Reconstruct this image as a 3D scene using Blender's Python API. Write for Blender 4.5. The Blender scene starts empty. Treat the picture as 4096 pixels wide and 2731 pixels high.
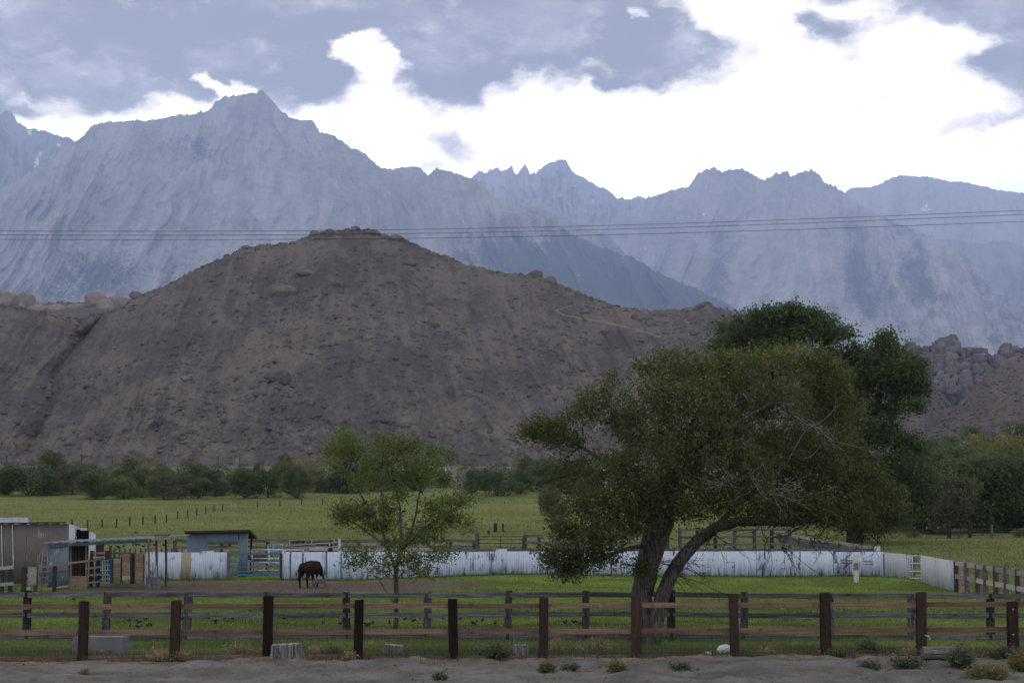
import bpy, bmesh, math, random
import numpy as np
from mathutils import Vector, Matrix
random.seed(7)
RNG = np.random.default_rng(7)
SC = bpy.context.scene
COL = SC.collection

# ------------------------------------------------------------------ camera, sky, sun, exposure
F_PX, CAM_H, HORIZON = 6700.0, 3.47, 2090.0
PITCH = math.atan((HORIZON - 1365.5) / F_PX)
cam = bpy.data.cameras.new('camera')
cam.sensor_width = 36.0
cam.lens = 36.0 * F_PX / 4096.0
cam.clip_start, cam.clip_end = 0.5, 90000
cam_o = bpy.data.objects.new('camera', cam)
COL.objects.link(cam_o)
cam_o.location = (0, 0, CAM_H)
cam_o.rotation_euler = (math.pi / 2 + PITCH, 0, 0)
SC.camera = cam_o

SUN_EL, SUN_AZ = math.radians(27.0), math.radians(-4.0)   # behind the mountains, veiled by cloud
world = bpy.data.worlds.new('World')
SC.world = world
world.use_nodes = True
SUN_STRENGTH = 0.5
SKY_FAR, SKY_NEAR = 1.6, 1.5
sun = bpy.data.lights.new('sun', 'SUN')
sun.energy, sun.angle, sun.color = SUN_STRENGTH, math.radians(14), (1.0, 0.93, 0.82)
sun_o = bpy.data.objects.new('sun', sun)
COL.objects.link(sun_o)
sd = Vector((math.sin(SUN_AZ) * math.cos(SUN_EL), math.cos(SUN_AZ) * math.cos(SUN_EL), math.sin(SUN_EL)))
sun_o.rotation_euler = sd.to_track_quat('Z', 'Y').to_euler()
vs = SC.view_settings
vs.view_transform, vs.look, vs.exposure, vs.gamma, vs.use_curve_mapping = 'Standard', 'None', 0.42, 1.0, False
SC.cycles.max_bounces, SC.cycles.diffuse_bounces, SC.cycles.volume_bounces = 6, 3, 1
SC.cycles.transparent_max_bounces = 8
SC.cycles.use_denoising = True


def build_sky():
    nt = world.node_tree
    nt.nodes.clear()
    N, L = nt.nodes.new, nt.links.new
    out = N('ShaderNodeOutputWorld')
    bg = N('ShaderNodeBackground')
    L(bg.outputs[0], out.inputs[0])
    sky = N('ShaderNodeTexSky')
    sky.sky_type = 'NISHITA'
    sky.sun_disc = False
    sky.sun_elevation, sky.sun_rotation = SUN_EL, SUN_AZ
    sky.altitude, sky.air_density, sky.dust_density = 1200, 1.0, 1.0
    tc = N('ShaderNodeTexCoord')
    sep = N('ShaderNodeSeparateXYZ')
    L(tc.outputs['Generated'], sep.inputs[0])

    def m(op, a, b=None, c=None):
        n = N('ShaderNodeMath')
        n.operation = op
        for i, v in enumerate((a, b, c)):
            if v is None: continue
            if isinstance(v, (int, float)): n.inputs[i].default_value = v
            else: L(v, n.inputs[i])
        return n.outputs[0]
    az = m('MULTIPLY', m('ARCTAN2', sep.outputs[0], sep.outputs[1]), 57.2958)
    el = m('MULTIPLY', m('ARCSINE', sep.outputs[2]), 57.2958)
    ae = N('ShaderNodeCombineXYZ')
    L(az, ae.inputs[0]); L(el, ae.inputs[1])

    def noise(vec, scale, detail=5, rough=0.55, vscale=(1, 1, 1)):
        mp = N('ShaderNodeMapping')
        mp.inputs['Scale'].default_value = vscale
        L(vec, mp.inputs[0])
        n = N('ShaderNodeTexNoise')
        n.inputs['Scale'].default_value, n.inputs['Detail'].default_value, n.inputs['Roughness'].default_value = scale, detail, rough
        L(mp.outputs[0], n.inputs['Vector'])
        return n
    nw = noise(ae.outputs[0], 0.55, 6, 0.6, (0.7, 1, 1))
    vm = N('ShaderNodeVectorMath'); vm.operation = 'SUBTRACT'
    L(nw.outputs['Color'], vm.inputs[0]); vm.inputs[1].default_value = (0.5, 0.5, 0.5)
    vm2 = N('ShaderNodeVectorMath'); vm2.operation = 'MULTIPLY_ADD'
    L(vm.outputs[0], vm2.inputs[0]); vm2.inputs[1].default_value = (3.4, 1.9, 0); L(ae.outputs[0], vm2.inputs[2])
    wv = vm2.outputs[0]
    # wide broken cloud deck (whole dome), projected on a level layer
    dz = m('ADD', m('MAXIMUM', sep.outputs[2], 0.0), 0.10)
    lay = N('ShaderNodeCombineXYZ')
    L(m('DIVIDE', sep.outputs[0], dz), lay.inputs[0]); L(m('DIVIDE', sep.outputs[1], dz), lay.inputs[1])
    deck = noise(lay.outputs[0], 0.9, 6, 0.55)
    deckv = m('MULTIPLY', m('SUBTRACT', deck.outputs['Fac'], 0.47), 3.6)
    # the clouds that the photograph shows, in degrees of azimuth and elevation
    def sky_deg(px, py):
        cx, cy = (px - 2048) / F_PX, (1365.5 - py) / F_PX
        x, y, z = cx, math.cos(PITCH) - cy * math.sin(PITCH), math.sin(PITCH) + cy * math.cos(PITCH)
        return math.degrees(math.atan2(x, y)), math.degrees(math.asin(z / math.sqrt(x * x + y * y + z * z)))
    k = math.degrees(1 / F_PX)
    clouds = [  # px, py, half width, half height, tilt, amount
        (-200, 190, 900, 420, 0, 1.6), (650, 120, 900, 330, 0, 1.5), (1050, 270, 560, 190, -6, 1.1), (420, 340, 480, 130, 0, 0.9),
        (1800, 60, 700, 270, 0, 1.6), (2350, 90, 560, 230, 0, 1.5), (1770, 290, 330, 170, 0, 1.1), (2620, 160, 420, 110, -12, 1.2),
        (2560, 300, 330, 75, -4, 1.3), (2560, 190, 330, 90, 0, .8), (1800, 400, 120, 60, 0, 0.8), (1590, 375, 120, 40, 0, .7),
        (3300, 115, 210, 75, -28, 1.35), (3270, -30, 330, 50, 0, 1.1), (3900, 20, 520, 120, 0, 1.6), (4080, 240, 360, 190, -30, 1.5),
        (1830, 590, 165, 52, -18, 0.95), (3930, 495, 230, 42, 12, 0.7), (1380, 520, 120, 80, 40, 0.45), (1690, 680, 150, 40, 0, .35),
        (60, 400, 200, 60, 0, 0.55), (250, 500, 140, 60, 0, .5)]
    gaps = [(2525, 62, 75, 48, 0, 1.5), (870, 325, 90, 45, -20, 1.3), (960, 350, 140, 60, -20, 1.3), (1450, 215, 150, 70, -10, 1.5), (1520, 320, 190, 110, -40, 1.5),
            (800, 420, 240, 70, 6, 1.7), (190, 395, 130, 46, 5, 1.2), (60, 370, 90, 50, 0, .7), (330, 510, 300, 90, 8, 1.6), (960, 340, 130, 50, -16, 1.0), (2430, 250, 130, 35, 0, 1.0), (3800, 150, 200, 90, 0, 1.2),
            (1350, 480, 420, 90, 10, 1.1), (3000, 30, 260, 90, 0, .9)]
    tot = None
    for sgn, lst in ((1, clouds), (-1, gaps)):
        for px, py, rx, ry, tilt, amt in lst:
            a0, e0 = sky_deg(px, py)
            mp = N('ShaderNodeMapping'); mp.vector_type = 'TEXTURE'
            mp.inputs['Location'].default_value = (a0, e0, 0)
            mp.inputs['Rotation'].default_value = (0, 0, math.radians(tilt))
            mp.inputs['Scale'].default_value = (rx * k * 1.35, ry * k * 1.35, 1)
            L(wv, mp.inputs[0])
            ln = N('ShaderNodeVectorMath'); ln.operation = 'LENGTH'
            L(mp.outputs[0], ln.inputs[0])
            mr = N('ShaderNodeMapRange'); mr.interpolation_type = 'SMOOTHSTEP'
            mr.inputs['From Min'].default_value, mr.inputs['From Max'].default_value = 1.0, 0.15
            mr.inputs['To Min'].default_value, mr.inputs['To Max'].default_value = 0, amt * sgn
            L(ln.outputs['Value'], mr.inputs['Value'])
            tot = mr.outputs[0] if tot is None else m('ADD', tot, mr.outputs[0])
    # the deck goes on above and beside the picture, the listed clouds take over within it
    inside = N('ShaderNodeMapping'); inside.vector_type = 'TEXTURE'
    inside.inputs['Location'].default_value = (0, 10.0, 0); inside.inputs['Scale'].default_value = (30, 14, 1)
    L(ae.outputs[0], inside.inputs[0])
    il = N('ShaderNodeVectorMath'); il.operation = 'LENGTH'; L(inside.outputs[0], il.inputs[0])
    iw = N('ShaderNodeMapRange'); iw.interpolation_type = 'SMOOTHSTEP'
    iw.inputs['From Min'].default_value, iw.inputs['From Max'].default_value = 0.75, 1.15
    L(il.outputs['Value'], iw.inputs['Value'])
    fine = noise(ae.outputs[0], 0.9, 6, 0.52, (0.6, 1, 1))
    wisp = noise(wv, 2.6, 5, 0.6, (0.5, 1.1, 1))
    f2 = m('ADD', m('MULTIPLY', m('SUBTRACT', fine.outputs['Fac'], 0.5), 1.7), m('MULTIPLY', m('SUBTRACT', wisp.outputs['Fac'], 0.5), 1.0))
    dens = m('ADD', m('ADD', m('MINIMUM', tot, 1.5), f2), m('MULTIPLY', deckv, iw.outputs[0]))
    cov = N('ShaderNodeMapRange'); cov.interpolation_type = 'SMOOTHSTEP'
    cov.inputs['From Min'].default_value, cov.inputs['From Max'].default_value = -0.12, 0.50
    L(dens, cov.inputs['Value'])
    # thick cloud bodies vary softly between grey and paler lavender grey
    body = noise(ae.outputs[0], 0.28, 4, 0.5, (0.45, 1, 1))
    br = N('ShaderNodeMapRange'); br.interpolation_type = 'SMOOTHSTEP'
    br.inputs['From Min'].default_value, br.inputs['From Max'].default_value = 0.32, 0.68
    L(body.outputs['Fac'], br.inputs['Value'])
    cg = N('ShaderNodeMix'); cg.data_type = 'RGBA'
    cg.inputs[6].default_value, cg.inputs[7].default_value = (0.165, 0.160, 0.175, 1), (0.44, 0.42, 0.42, 1)
    thick = N('ShaderNodeMapRange'); thick.interpolation_type = 'SMOOTHSTEP'
    thick.inputs['From Min'].default_value, thick.inputs['From Max'].default_value = 0.45, 1.7
    thick.inputs['To Min'].default_value, thick.inputs['To Max'].default_value = 0.75, -0.25
    L(dens, thick.inputs['Value'])
    lay2 = noise(wv, 0.75, 5, 0.55, (0.5, 1.15, 1))
    l2 = m('MULTIPLY', m('SUBTRACT', lay2.outputs['Fac'], 0.5), 1.5)
    L(m('ADD', l2, m('ADD', m('MULTIPLY', br.outputs[0], 0.55), thick.outputs[0])), cg.inputs[0]); cg.clamp_factor = True
    rim = N('ShaderNodeMapRange'); rim.interpolation_type = 'SMOOTHSTEP'
    rim.inputs['From Min'].default_value, rim.inputs['From Max'].default_value = 0.12, 1.35
    L(dens, rim.inputs['Value'])
    cr = N('ShaderNodeMix'); cr.data_type = 'RGBA'
    cr.inputs[6].default_value = (0.98, 0.89, 0.80, 1)
    L(rim.outputs[0], cr.inputs[0]); L(cg.outputs[2], cr.inputs[7])
    # clear sky and thin bright veil between the clouds
    sk = N('ShaderNodeVectorMath'); sk.operation = 'SCALE'; sk.inputs['Scale'].default_value = 0.11
    L(sky.outputs[0], sk.inputs[0])
    veil = N('ShaderNodeMix'); veil.data_type = 'RGBA'
    veil.inputs[7].default_value = (1.75, 1.72, 1.66, 1)
    dt0 = N('ShaderNodeVectorMath'); dt0.operation = 'DOT_PRODUCT'
    L(tc.outputs['Generated'], dt0.inputs[0]); dt0.inputs[1].default_value = tuple(sd)
    vf = N('ShaderNodeMapRange'); vf.interpolation_type = 'SMOOTHSTEP'
    vf.inputs['From Min'].default_value, vf.inputs['From Max'].default_value = 0.55, 0.97
    vf.inputs['To Min'].default_value, vf.inputs['To Max'].default_value = 0.12, 0.55
    L(dt0.outputs['Value'], vf.inputs['Value']); vn_ = noise(wv, 0.5, 5, 0.6, (0.5, 1.2, 1))
    L(m('ADD', vf.outputs[0], m('MULTIPLY', m('SUBTRACT', vn_.outputs['Fac'], 0.52), 1.1)), veil.inputs[0]); veil.clamp_factor = True
    L(sk.outputs[0], veil.inputs[6])
    fin = N('ShaderNodeMix'); fin.data_type = 'RGBA'
    L(cov.outputs[0], fin.inputs[0]); L(veil.outputs[2], fin.inputs[6]); L(cr.outputs[2], fin.inputs[7])
    # sky away from the veiled sun is raised slightly, to add ambient light
    dt = N('ShaderNodeVectorMath'); dt.operation = 'DOT_PRODUCT'
    L(tc.outputs['Generated'], dt.inputs[0]); dt.inputs[1].default_value = tuple(sd)
    sw = N('ShaderNodeMapRange'); sw.interpolation_type = 'SMOOTHSTEP'
    sw.inputs['From Min'].default_value, sw.inputs['From Max'].default_value = 0.55, 1.0
    sw.inputs['To Min'].default_value, sw.inputs['To Max'].default_value = SKY_FAR, SKY_NEAR
    L(dt.outputs['Value'], sw.inputs['Value'])
    L(fin.outputs[2], bg.inputs['Color'])
    L(sw.outputs[0], bg.inputs['Strength'])
    world.cycles.sampling_method = 'MANUAL'
    world.cycles.sample_map_resolution = 512
build_sky()


# ------------------------------------------------------------------ helpers
def tag(o, label=None, cat=None, group=None, kind=None):
    for key, v in (('label', label), ('category', cat), ('group', group), ('kind', kind)):
        if v: o[key] = v
    return o


def empty(name, loc=(0, 0, 0), label=None, cat=None, group=None, rz=0.0):
    o = bpy.data.objects.new(name, None)
    COL.objects.link(o)
    o.location = loc
    o.rotation_euler = (0, 0, rz)
    o.empty_display_size = 0.2
    return tag(o, label, cat, group)


def link(name, me, mat=None, parent=None, loc=None):
    o = bpy.data.objects.new(name, me)
    COL.objects.link(o)
    if mat is not None and not me.materials: me.materials.append(mat)
    if parent is not None: o.parent = parent
    if loc is not None: o.location = loc
    return o


def np_mesh(name, V, F, smooth=False):
    V = np.asarray(V, np.float32); F = np.asarray(F, np.int32)
    me = bpy.data.meshes.new(name)
    me.vertices.add(len(V)); me.vertices.foreach_set('co', V.ravel())
    n, k = F.shape
    me.loops.add(n * k); me.loops.foreach_set('vertex_index', F.ravel())
    me.polygons.add(n)
    me.polygons.foreach_set('loop_start', np.arange(0, n * k, k, dtype=np.int32))
    try: me.polygons.foreach_set('loop_total', np.full(n, k, np.int32))
    except Exception: pass
    if smooth: me.polygons.foreach_set('use_smooth', np.ones(n, bool))
    me.update(calc_edges=True)
    return me


def attr(me, name, data, domain='POINT'):
    a = me.attributes.new(name, 'FLOAT', domain)
    a.data.foreach_set('value', np.asarray(data, np.float32))


class MB:
    """collects simple solids and links them as one mesh object"""
    def __init__(s): s.v, s.f = [], []
    def add(s, vs_, fs):
        o = len(s.v); s.v += [tuple(p) for p in vs_]; s.f += [tuple(i + o for i in f) for f in fs]; return s
    def frame(s, c, ax, ay, az):
        c, ax, ay, az = Vector(c), Vector(ax), Vector(ay), Vector(az)
        pts = [c + ax * i + ay * j + az * k for i in (-1, 1) for j in (-1, 1) for k in (-1, 1)]
        return s.add(pts, [(0, 1, 3, 2), (4, 6, 7, 5), (0, 4, 5, 1), (2, 3, 7, 6), (0, 2, 6, 4), (1, 5, 7, 3)])
    def box(s, c, size): return s.frame(c, (size[0] / 2, 0, 0), (0, size[1] / 2, 0), (0, 0, size[2] / 2))
    def beam(s, a, b, w, h, up=(0, 0, 1)):
        """bar from a to b: h along up, w across"""
        a, b = Vector(a), Vector(b); d = b - a
        side = d.cross(Vector(up)).normalized(); u = side.cross(d).normalized()
        return s.frame((a + b) / 2, d / 2, side * w / 2, u * h / 2)
    def tube(s, pts, rad, n=6, cap=True):
        pts = [Vector(p) for p in pts]
        if isinstance(rad, (int, float)): rad = [rad] * len(pts)
        o = len(s.v); ref = None
        for i, p in enumerate(pts):
            d = (pts[min(i + 1, len(pts) - 1)] - pts[max(i - 1, 0)]).normalized()
            if ref is None: ref = d.orthogonal().normalized()
            ref = (ref - d * ref.dot(d)).normalized(); b = d.cross(ref)
            for k in range(n):
                a = 2 * math.pi * k / n
                s.v.append(tuple(p + (ref * math.cos(a) + b * math.sin(a)) * rad[i]))
        for i in range(len(pts) - 1):
            for k in range(n):
                s.f.append((o + i * n + k, o + i * n + (k + 1) % n, o + (i + 1) * n + (k + 1) % n, o + (i + 1) * n + k))
        if cap:
            s.f.append(tuple(o + k for k in range(n))[::-1]); s.f.append(tuple(o + (len(pts) - 1) * n + k for k in range(n)))
        return s
    def build(s, name, mat, parent=None, smooth=False, bevel=0.0):
        off = Vector(parent.location) if parent is not None else Vector((0, 0, 0))
        if parent is not None and parent.parent is not None: off = off + Vector(parent.parent.location)
        me = bpy.data.meshes.new(name)
        me.from_pydata([tuple(Vector(p) - off) for p in s.v], [], s.f)
        if smooth: me.polygons.foreach_set('use_smooth', [True] * len(me.polygons))
        me.update()
        o = link(name, me, mat, parent)
        if bevel:
            b = o.modifiers.new('bevel', 'BEVEL'); b.width = bevel; b.segments = 2; b.limit_method = 'ANGLE'
        return o


def own(o, loc):
    """move an object's origin to loc, keeping its mesh where it is"""
    loc = Vector(loc)
    o.data.transform(Matrix.Translation(-loc)); o.location = loc
    return o


def P(px, py, D):
    """the point at forward distance D that the photograph shows at (px, py)"""
    cx, cy = (px - 2048) / F_PX, (1365.5 - py) / F_PX
    t = D / (math.cos(PITCH) - cy * math.sin(PITCH))
    return Vector((t * cx, D, CAM_H + t * (math.sin(PITCH) + cy * math.cos(PITCH))))


def PV(px, py, D):
    cx, cy = (px - 2048) / F_PX, (1365.5 - py) / F_PX
    t = D / (math.cos(PITCH) - cy * math.sin(PITCH))
    return np.stack([t * cx, D + 0 * t, CAM_H + t * (math.sin(PITCH) + cy * math.cos(PITCH))], -1)


# numpy value noise
def _h(ix, iy, iz, seed):
    h = (ix.astype(np.int64) * 374761393 + iy.astype(np.int64) * 668265263 + iz.astype(np.int64) * 2147483647 + seed * 1274126177) & 0xFFFFFFFF
    h = ((h ^ (h >> 13)) * 1274126177) & 0xFFFFFFFF
    h = (h ^ (h >> 16)) & 0xFFFFFF
    return h.astype(np.float64) / 0xFFFFFF


def vn(x, y, z=None, seed=0):
    x = np.asarray(x, float); y = np.asarray(y, float); z = np.zeros_like(x) if z is None else np.asarray(z, float)
    ix, iy, iz = np.floor(x), np.floor(y), np.floor(z)
    fx, fy, fz = x - ix, y - iy, z - iz
    fx, fy, fz = [t * t * t * (t * (t * 6 - 15) + 10) for t in (fx, fy, fz)]
    r = 0
    for a in (0, 1):
        for b in (0, 1):
            for c in (0, 1):
                r = r + _h(ix + a, iy + b, iz + c, seed) * (fx if a else 1 - fx) * (fy if b else 1 - fy) * (fz if c else 1 - fz)
    return r * 2 - 1


def fbm(x, y, z=None, oct=4, seed=0, gain=0.5, ridged=False):
    s, a, t = 0, 1.0, 0
    for i in range(oct):
        f = 2.03 ** i
        n = vn(x * f + i * 17.3, y * f - i * 9.1, None if z is None else z * f + i * 5.7, seed + i)
        if ridged: n = 1 - 2 * np.abs(n)
        s = s + a * n; t += a; a *= gain
    return s / t


# ------------------------------------------------------------------ terrain height
_GY = [-500, 43, 101, 112, 150, 200, 300, 500, 600, 900, 1500, 3000, 5000, 7000, 9500]
_GZ = [0, 0, 0, .15, 1.75, 3.85, 8, 20, 24, 33, 70, 210, 450, 700, 950]
_BX = [-9.8, -5.3, -1.3, 0, 6.9, 13.7, 17.5, 22.7, 30]
_BZ = [.04, .15, .30, .38, .30, .23, .23, .23, .2]


def G(x, y):
    x = np.asarray(x, float); y = np.asarray(y, float)
    z = np.interp(y, _GY, _GZ)
    z = z + np.interp(x, _BX, _BZ) * np.exp(-((y - 101) / 9.0) ** 2)
    z = z + 0.10 * np.clip((x + 12) / 22, 0, 1) * np.exp(-((y - 43) / 4.0) ** 2)
    far = np.clip((y - 110) / 60, 0, 1)
    z = z + far * 0.22 * fbm(x / 22, y / 16, oct=3, seed=5)
    near = np.clip((y - 45) / 4, 0, 1) * (1 - far)
    z = z + near * 0.045 * fbm(x / 2.2, y / 2.6, oct=3, seed=8)
    return z


def GV(x, y): return float(G(np.array([x]), np.array([y]))[0])


def on_ground(px, py, dmax=700):
    """where the ray through a pixel meets the ground"""
    ds = np.concatenate([np.arange(30, 130, 0.25), np.arange(130, dmax, 1.0)])
    p = PV(px, py, ds)
    below = p[:, 2] <= G(p[:, 0], p[:, 1])
    i = int(np.argmax(below)) if below.any() else len(ds) - 1
    q = Vector(p[i]); q.z = GV(q.x, q.y)
    return q


# ------------------------------------------------------------------ materials
def mat(name):
    m = bpy.data.materials.new(name); m.use_nodes = True
    return m


class NB:
    def __init__(s, m):
        s.nt = m.node_tree; s.bsdf = s.nt.nodes['Principled BSDF']; s.out = s.nt.nodes['Material Output']
        s.bsdf.inputs['Specular IOR Level'].default_value = 0.25
    def n(s, t, **kw):
        x = s.nt.nodes.new(t)
        for k, v in kw.items(): setattr(x, k, v)
        return x
    def l(s, a, b): s.nt.links.new(a, b)
    def val(s, sock, v):
        if isinstance(v, (int, float, tuple, list)): sock.default_value = v
        else: s.l(v, sock)
    def math(s, op, a, b=0.0, clamp=False):
        x = s.n('ShaderNodeMath', operation=op, use_clamp=clamp); s.val(x.inputs[0], a); s.val(x.inputs[1], b); return x.outputs[0]
    def pos(s, scale=(1, 1, 1), obj=False, rand=False):
        c = s.n('ShaderNodeTexCoord').outputs['Object'] if obj else s.n('ShaderNodeNewGeometry').outputs['Position']
        mp = s.n('ShaderNodeMapping'); mp.inputs['Scale'].default_value = scale; s.l(c, mp.inputs[0])
        if rand:
            r = s.n('ShaderNodeObjectInfo').outputs['Random']
            cb = s.n('ShaderNodeCombineXYZ'); s.l(s.math('MULTIPLY', r, 87.0), cb.inputs[0]); s.l(s.math('MULTIPLY', r, 53.0), cb.inputs[1]); s.l(s.math('MULTIPLY', r, 31.0), cb.inputs[2])
            s.l(cb.outputs[0], mp.inputs['Location'])
        return mp.outputs[0]
    def noise(s, vec, scale, detail=4, rough=0.55):
        x = s.n('ShaderNodeTexNoise'); x.inputs['Scale'].default_value = scale; x.inputs['Detail'].default_value = detail; x.inputs['Roughness'].default_value = rough
        s.l(vec, x.inputs['Vector']); return x.outputs['Fac']
    def step(s, v, a, b, lo=0.0, hi=1.0):
        x = s.n('ShaderNodeMapRange', interpolation_type='SMOOTHSTEP'); s.val(x.inputs['Value'], v)
        for k, q in (('From Min', a), ('From Max', b), ('To Min', lo), ('To Max', hi)): x.inputs[k].default_value = q
        return x.outputs[0]
    def mix(s, f, a, b, blend='MIX'):
        x = s.n('ShaderNodeMix', data_type='RGBA', blend_type=blend); s.val(x.inputs[0], f)
        for i, c in ((6, a), (7, b)):
            s.val(x.inputs[i], c if not isinstance(c, tuple) else (*c, 1) if len(c) == 3 else c)
        return x.outputs[2]
    def attr(s, name): return s.n('ShaderNodeAttribute', attribute_name=name).outputs['Fac']
    def rand(s): return s.n('ShaderNodeObjectInfo').outputs['Random']
    def bump(s, h, strength=0.5, dist=0.02):
        b = s.n('ShaderNodeBump'); b.inputs['Strength'].default_value = strength; b.inputs['Distance'].default_value = dist
        s.l(h, b.inputs['Height']); s.l(b.outputs[0], s.bsdf.inputs['Normal'])
    def done(s, col, rough=0.85, metal=0.0):
        s.bsdf.inputs['Specular IOR Level'].default_value = 0.0 if rough > .84 else .06
        s.val(s.bsdf.inputs['Base Color'], col if not isinstance(col, tuple) else (*col, 1)); s.val(s.bsdf.inputs['Roughness'], rough)
        s.bsdf.inputs['Metallic'].default_value = metal


def wood(name, c1, c2, c3, grain=(1, 1, 1), streak=None, rnd=0.3):
    """weathered timber; grain scale is small along the board"""
    m = mat(name); b = NB(m)
    v = b.pos(grain, obj=True, rand=True)
    g = b.noise(v, 9, 5, 0.65); k = b.noise(b.pos((1, 1, 1), obj=True, rand=True), 5, 4, 0.6)
    c = b.mix(b.step(g, .35, .68), c1, c2)
    c = b.mix(b.step(k, .56, .74, 0, .8), c, c3)
    if streak: c = b.mix(b.step(b.noise(v, 17, 3, .6), .60, .72, 0, .75), c, streak)
    hv = b.mix(b.rand(), (1 - rnd,) * 3, (1 + rnd * .6,) * 3)
    c = b.mix(1.0, c, hv, 'MULTIPLY')
    b.bump(g, .6, .012); b.done(c, .85)
    return m


GX, GZ_ = (.25, 3, 3), (3, 3, .25)
M_rail_red = wood('red stained board', (.115, .068, .052), (.175, .112, .088), (.05, .03, .024), (.12, 2.2, 2.2))
M_post_brown = wood('creosoted post', (.02, .0145, .0135), (.04, .027, .0235), (.012, .0095, .0095), (2.4, 2.4, .2), (.06, .045, .04), .55)
M_rail_grey = wood('weathered grey board', (.055, .056, .065), (.125, .127, .142), (.03, .029, .032), (.12, 2.2, 2.2))
M_post_grey = wood('weathered post', (.042, .038, .039), (.098, .09, .092), (.02, .018, .018), (2.4, 2.4, .2), (.32, .32, .33), .5)
M_board_tan = wood('tan board', (.16, .115, .085), (.25, .19, .15), (.09, .06, .045), (.3, 3, 3))
M_board_pale = wood('pale weathered board', (.20, .182, .172), (.32, .295, .275), (.12, .1, .088), (.3, 3, 3))
M_post_dark = wood('dark old post', (.022, .018, .018), (.05, .042, .038), (.012, .01, .01), (5, 5, .35))


def simple(name, col, rough=.7, metal=0.0, var=.25, scale=6):
    m = mat(name); b = NB(m)
    g = b.noise(b.pos(obj=True, rand=True), scale, 4, .6)
    c = b.mix(b.step(g, .3, .7), tuple(x * (1 - var) for x in col), tuple(x * (1 + var) for x in col))
    b.done(c, rough, metal); return m


def tin(name, col, under, rust, peel=.5, obj=True):
    """painted corrugated iron: paint, long vertical wear marks on the ribs, rust"""
    m = mat(name); b = NB(m)
    r = b.rand()
    vst = b.pos((11, 11, .45), obj=obj, rand=True)
    blotch = b.noise(b.pos((1.3, 1.3, 1.0), obj=obj, rand=True), 1.6, 3, .55)
    s = b.noise(vst, 1.5, 3, .6)
    worn = b.math('ADD', s, b.math('MULTIPLY', b.math('SUBTRACT', blotch, .5), .85))
    worn = b.math('ADD', worn, b.math('MULTIPLY', b.math('SUBTRACT', b.math('POWER', r, 2.0), .45), .15))
    w = b.step(worn, .715 - .14 * peel, .82 - .14 * peel)
    dirt = b.noise(b.pos((2, 2, .7), obj=obj, rand=True), 2.2, 4, .6)
    c = b.mix(b.step(dirt, .35, .75, 0, .35), col, tuple(x * .72 for x in col))
    c = b.mix(b.step(r, .05, .95, 0, .22), c, tuple(x * .7 for x in col))
    c = b.mix(w, c, under)
    c = b.mix(b.step(b.noise(b.pos((2, 2, 1.2), obj=obj, rand=True), 1.1, 4, .6), .66, .80, 0, .6), c, rust)
    b.done(c, .6); return m


M_tin_white = tin('white painted corrugated iron', (.43, .47, .57), (.06, .08, .115), (.34, .33, .34), 1.0)
M_tin_cream = tin('cream painted corrugated iron', (.36, .37, .39), (.12, .13, .15), (.27, .22, .17), .6)
M_tin_tan = tin('tan painted corrugated iron', (.30, .255, .19), (.10, .1, .1), (.25, .2, .15), .2)
M_tin_blue = tin('blue grey corrugated iron', (.115, .145, .185), (.34, .38, .44), (.06, .065, .08), .15)
M_tin_brown = tin('brown corrugated iron', (.115, .098, .096), (.21, .19, .175), (.055, .05, .06), .5)
M_roof_pale = simple('pale metal roofing', (.15, .165, .205), .8, .0, .2, 2)
M_roof_brown = simple('rusty roof sheet', (.035, .025, .022), .8)
M_white = simple('white paint', (.36, .37, .39), .6, 0, .2)
M_pipe_blue = simple('blue painted steel', (.06, .115, .2), .5, 0, .2)
M_pipe_dark = simple('dark steel pipe', (.03, .035, .035), .5)
M_wire = simple('galvanised wire', (.16, .17, .16), .5)
M_cable = simple('black cable', (.02, .02, .022), .5)
M_concrete = simple('concrete', (.135, .135, .145), .9, 0, .12, 4)
M_trough = simple('grey sheet metal', (.11, .115, .125), .7, 0, .2, 8)
M_red_paint = simple('red marking paint', (.16, .025, .03), .8)
M_black = simple('interior shade and tyre black', (.008, .007, .007), 1)  # near-black colour in place of interior shade, also used for tyres
M_feather = simple('black feathers', (.011, .011, .014), .5, 0, .3, 30)
M_feather_brown = simple('brown feathers', (.045, .03, .022), .6, 0, .3, 30)
M_white_rock = simple('white rock', (.46, .46, .47), .9, 0, .15, 9)
M_snow = simple('snow', (.75, .76, .8), .8, 0, .05, 3)


def bark(name, c1, c2, grain=(7, 7, 1.0)):
    m = mat(name); b = NB(m)
    g = b.noise(b.pos(grain, obj=True), 3.2, 5, .65)
    b.bump(g, .9, .05); b.done(b.mix(b.step(g, .34, .66), c1, c2), .9); return m


M_bark = bark('grey bark', (.03, .026, .025), (.11, .098, .092))
M_bark_dark = bark('dark bark', (.02, .016, .014), (.055, .045, .038))
M_twig_pale = bark('dead pale twigs', (.16, .15, .15), (.26, .25, .25))


def leaf(name, dark, mid, hi, hi_amt=.15, trans=.35):
    m = mat(name); b = NB(m)
    t = b.attr('tint')
    c = b.mix(b.step(t, .0, .75), dark, mid)
    c = b.mix(b.step(t, 1 - hi_amt, 1.0), c, hi)
    v = b.mix(b.rand(), (.82, .86, .85), (1.15, 1.1, 1.0))
    c = b.mix(1.0, c, v, 'MULTIPLY')
    b.done(c, .7); b.bsdf.inputs['Specular IOR Level'].default_value = .2
    tr = b.n('ShaderNodeBsdfTranslucent'); b.l(c, tr.inputs[0])
    mx = b.n('ShaderNodeMixShader'); mx.inputs[0].default_value = trans
    b.l(b.bsdf.outputs[0], mx.inputs[1]); b.l(tr.outputs[0], mx.inputs[2]); b.l(mx.outputs[0], b.out.inputs['Surface'])
    return m


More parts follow.
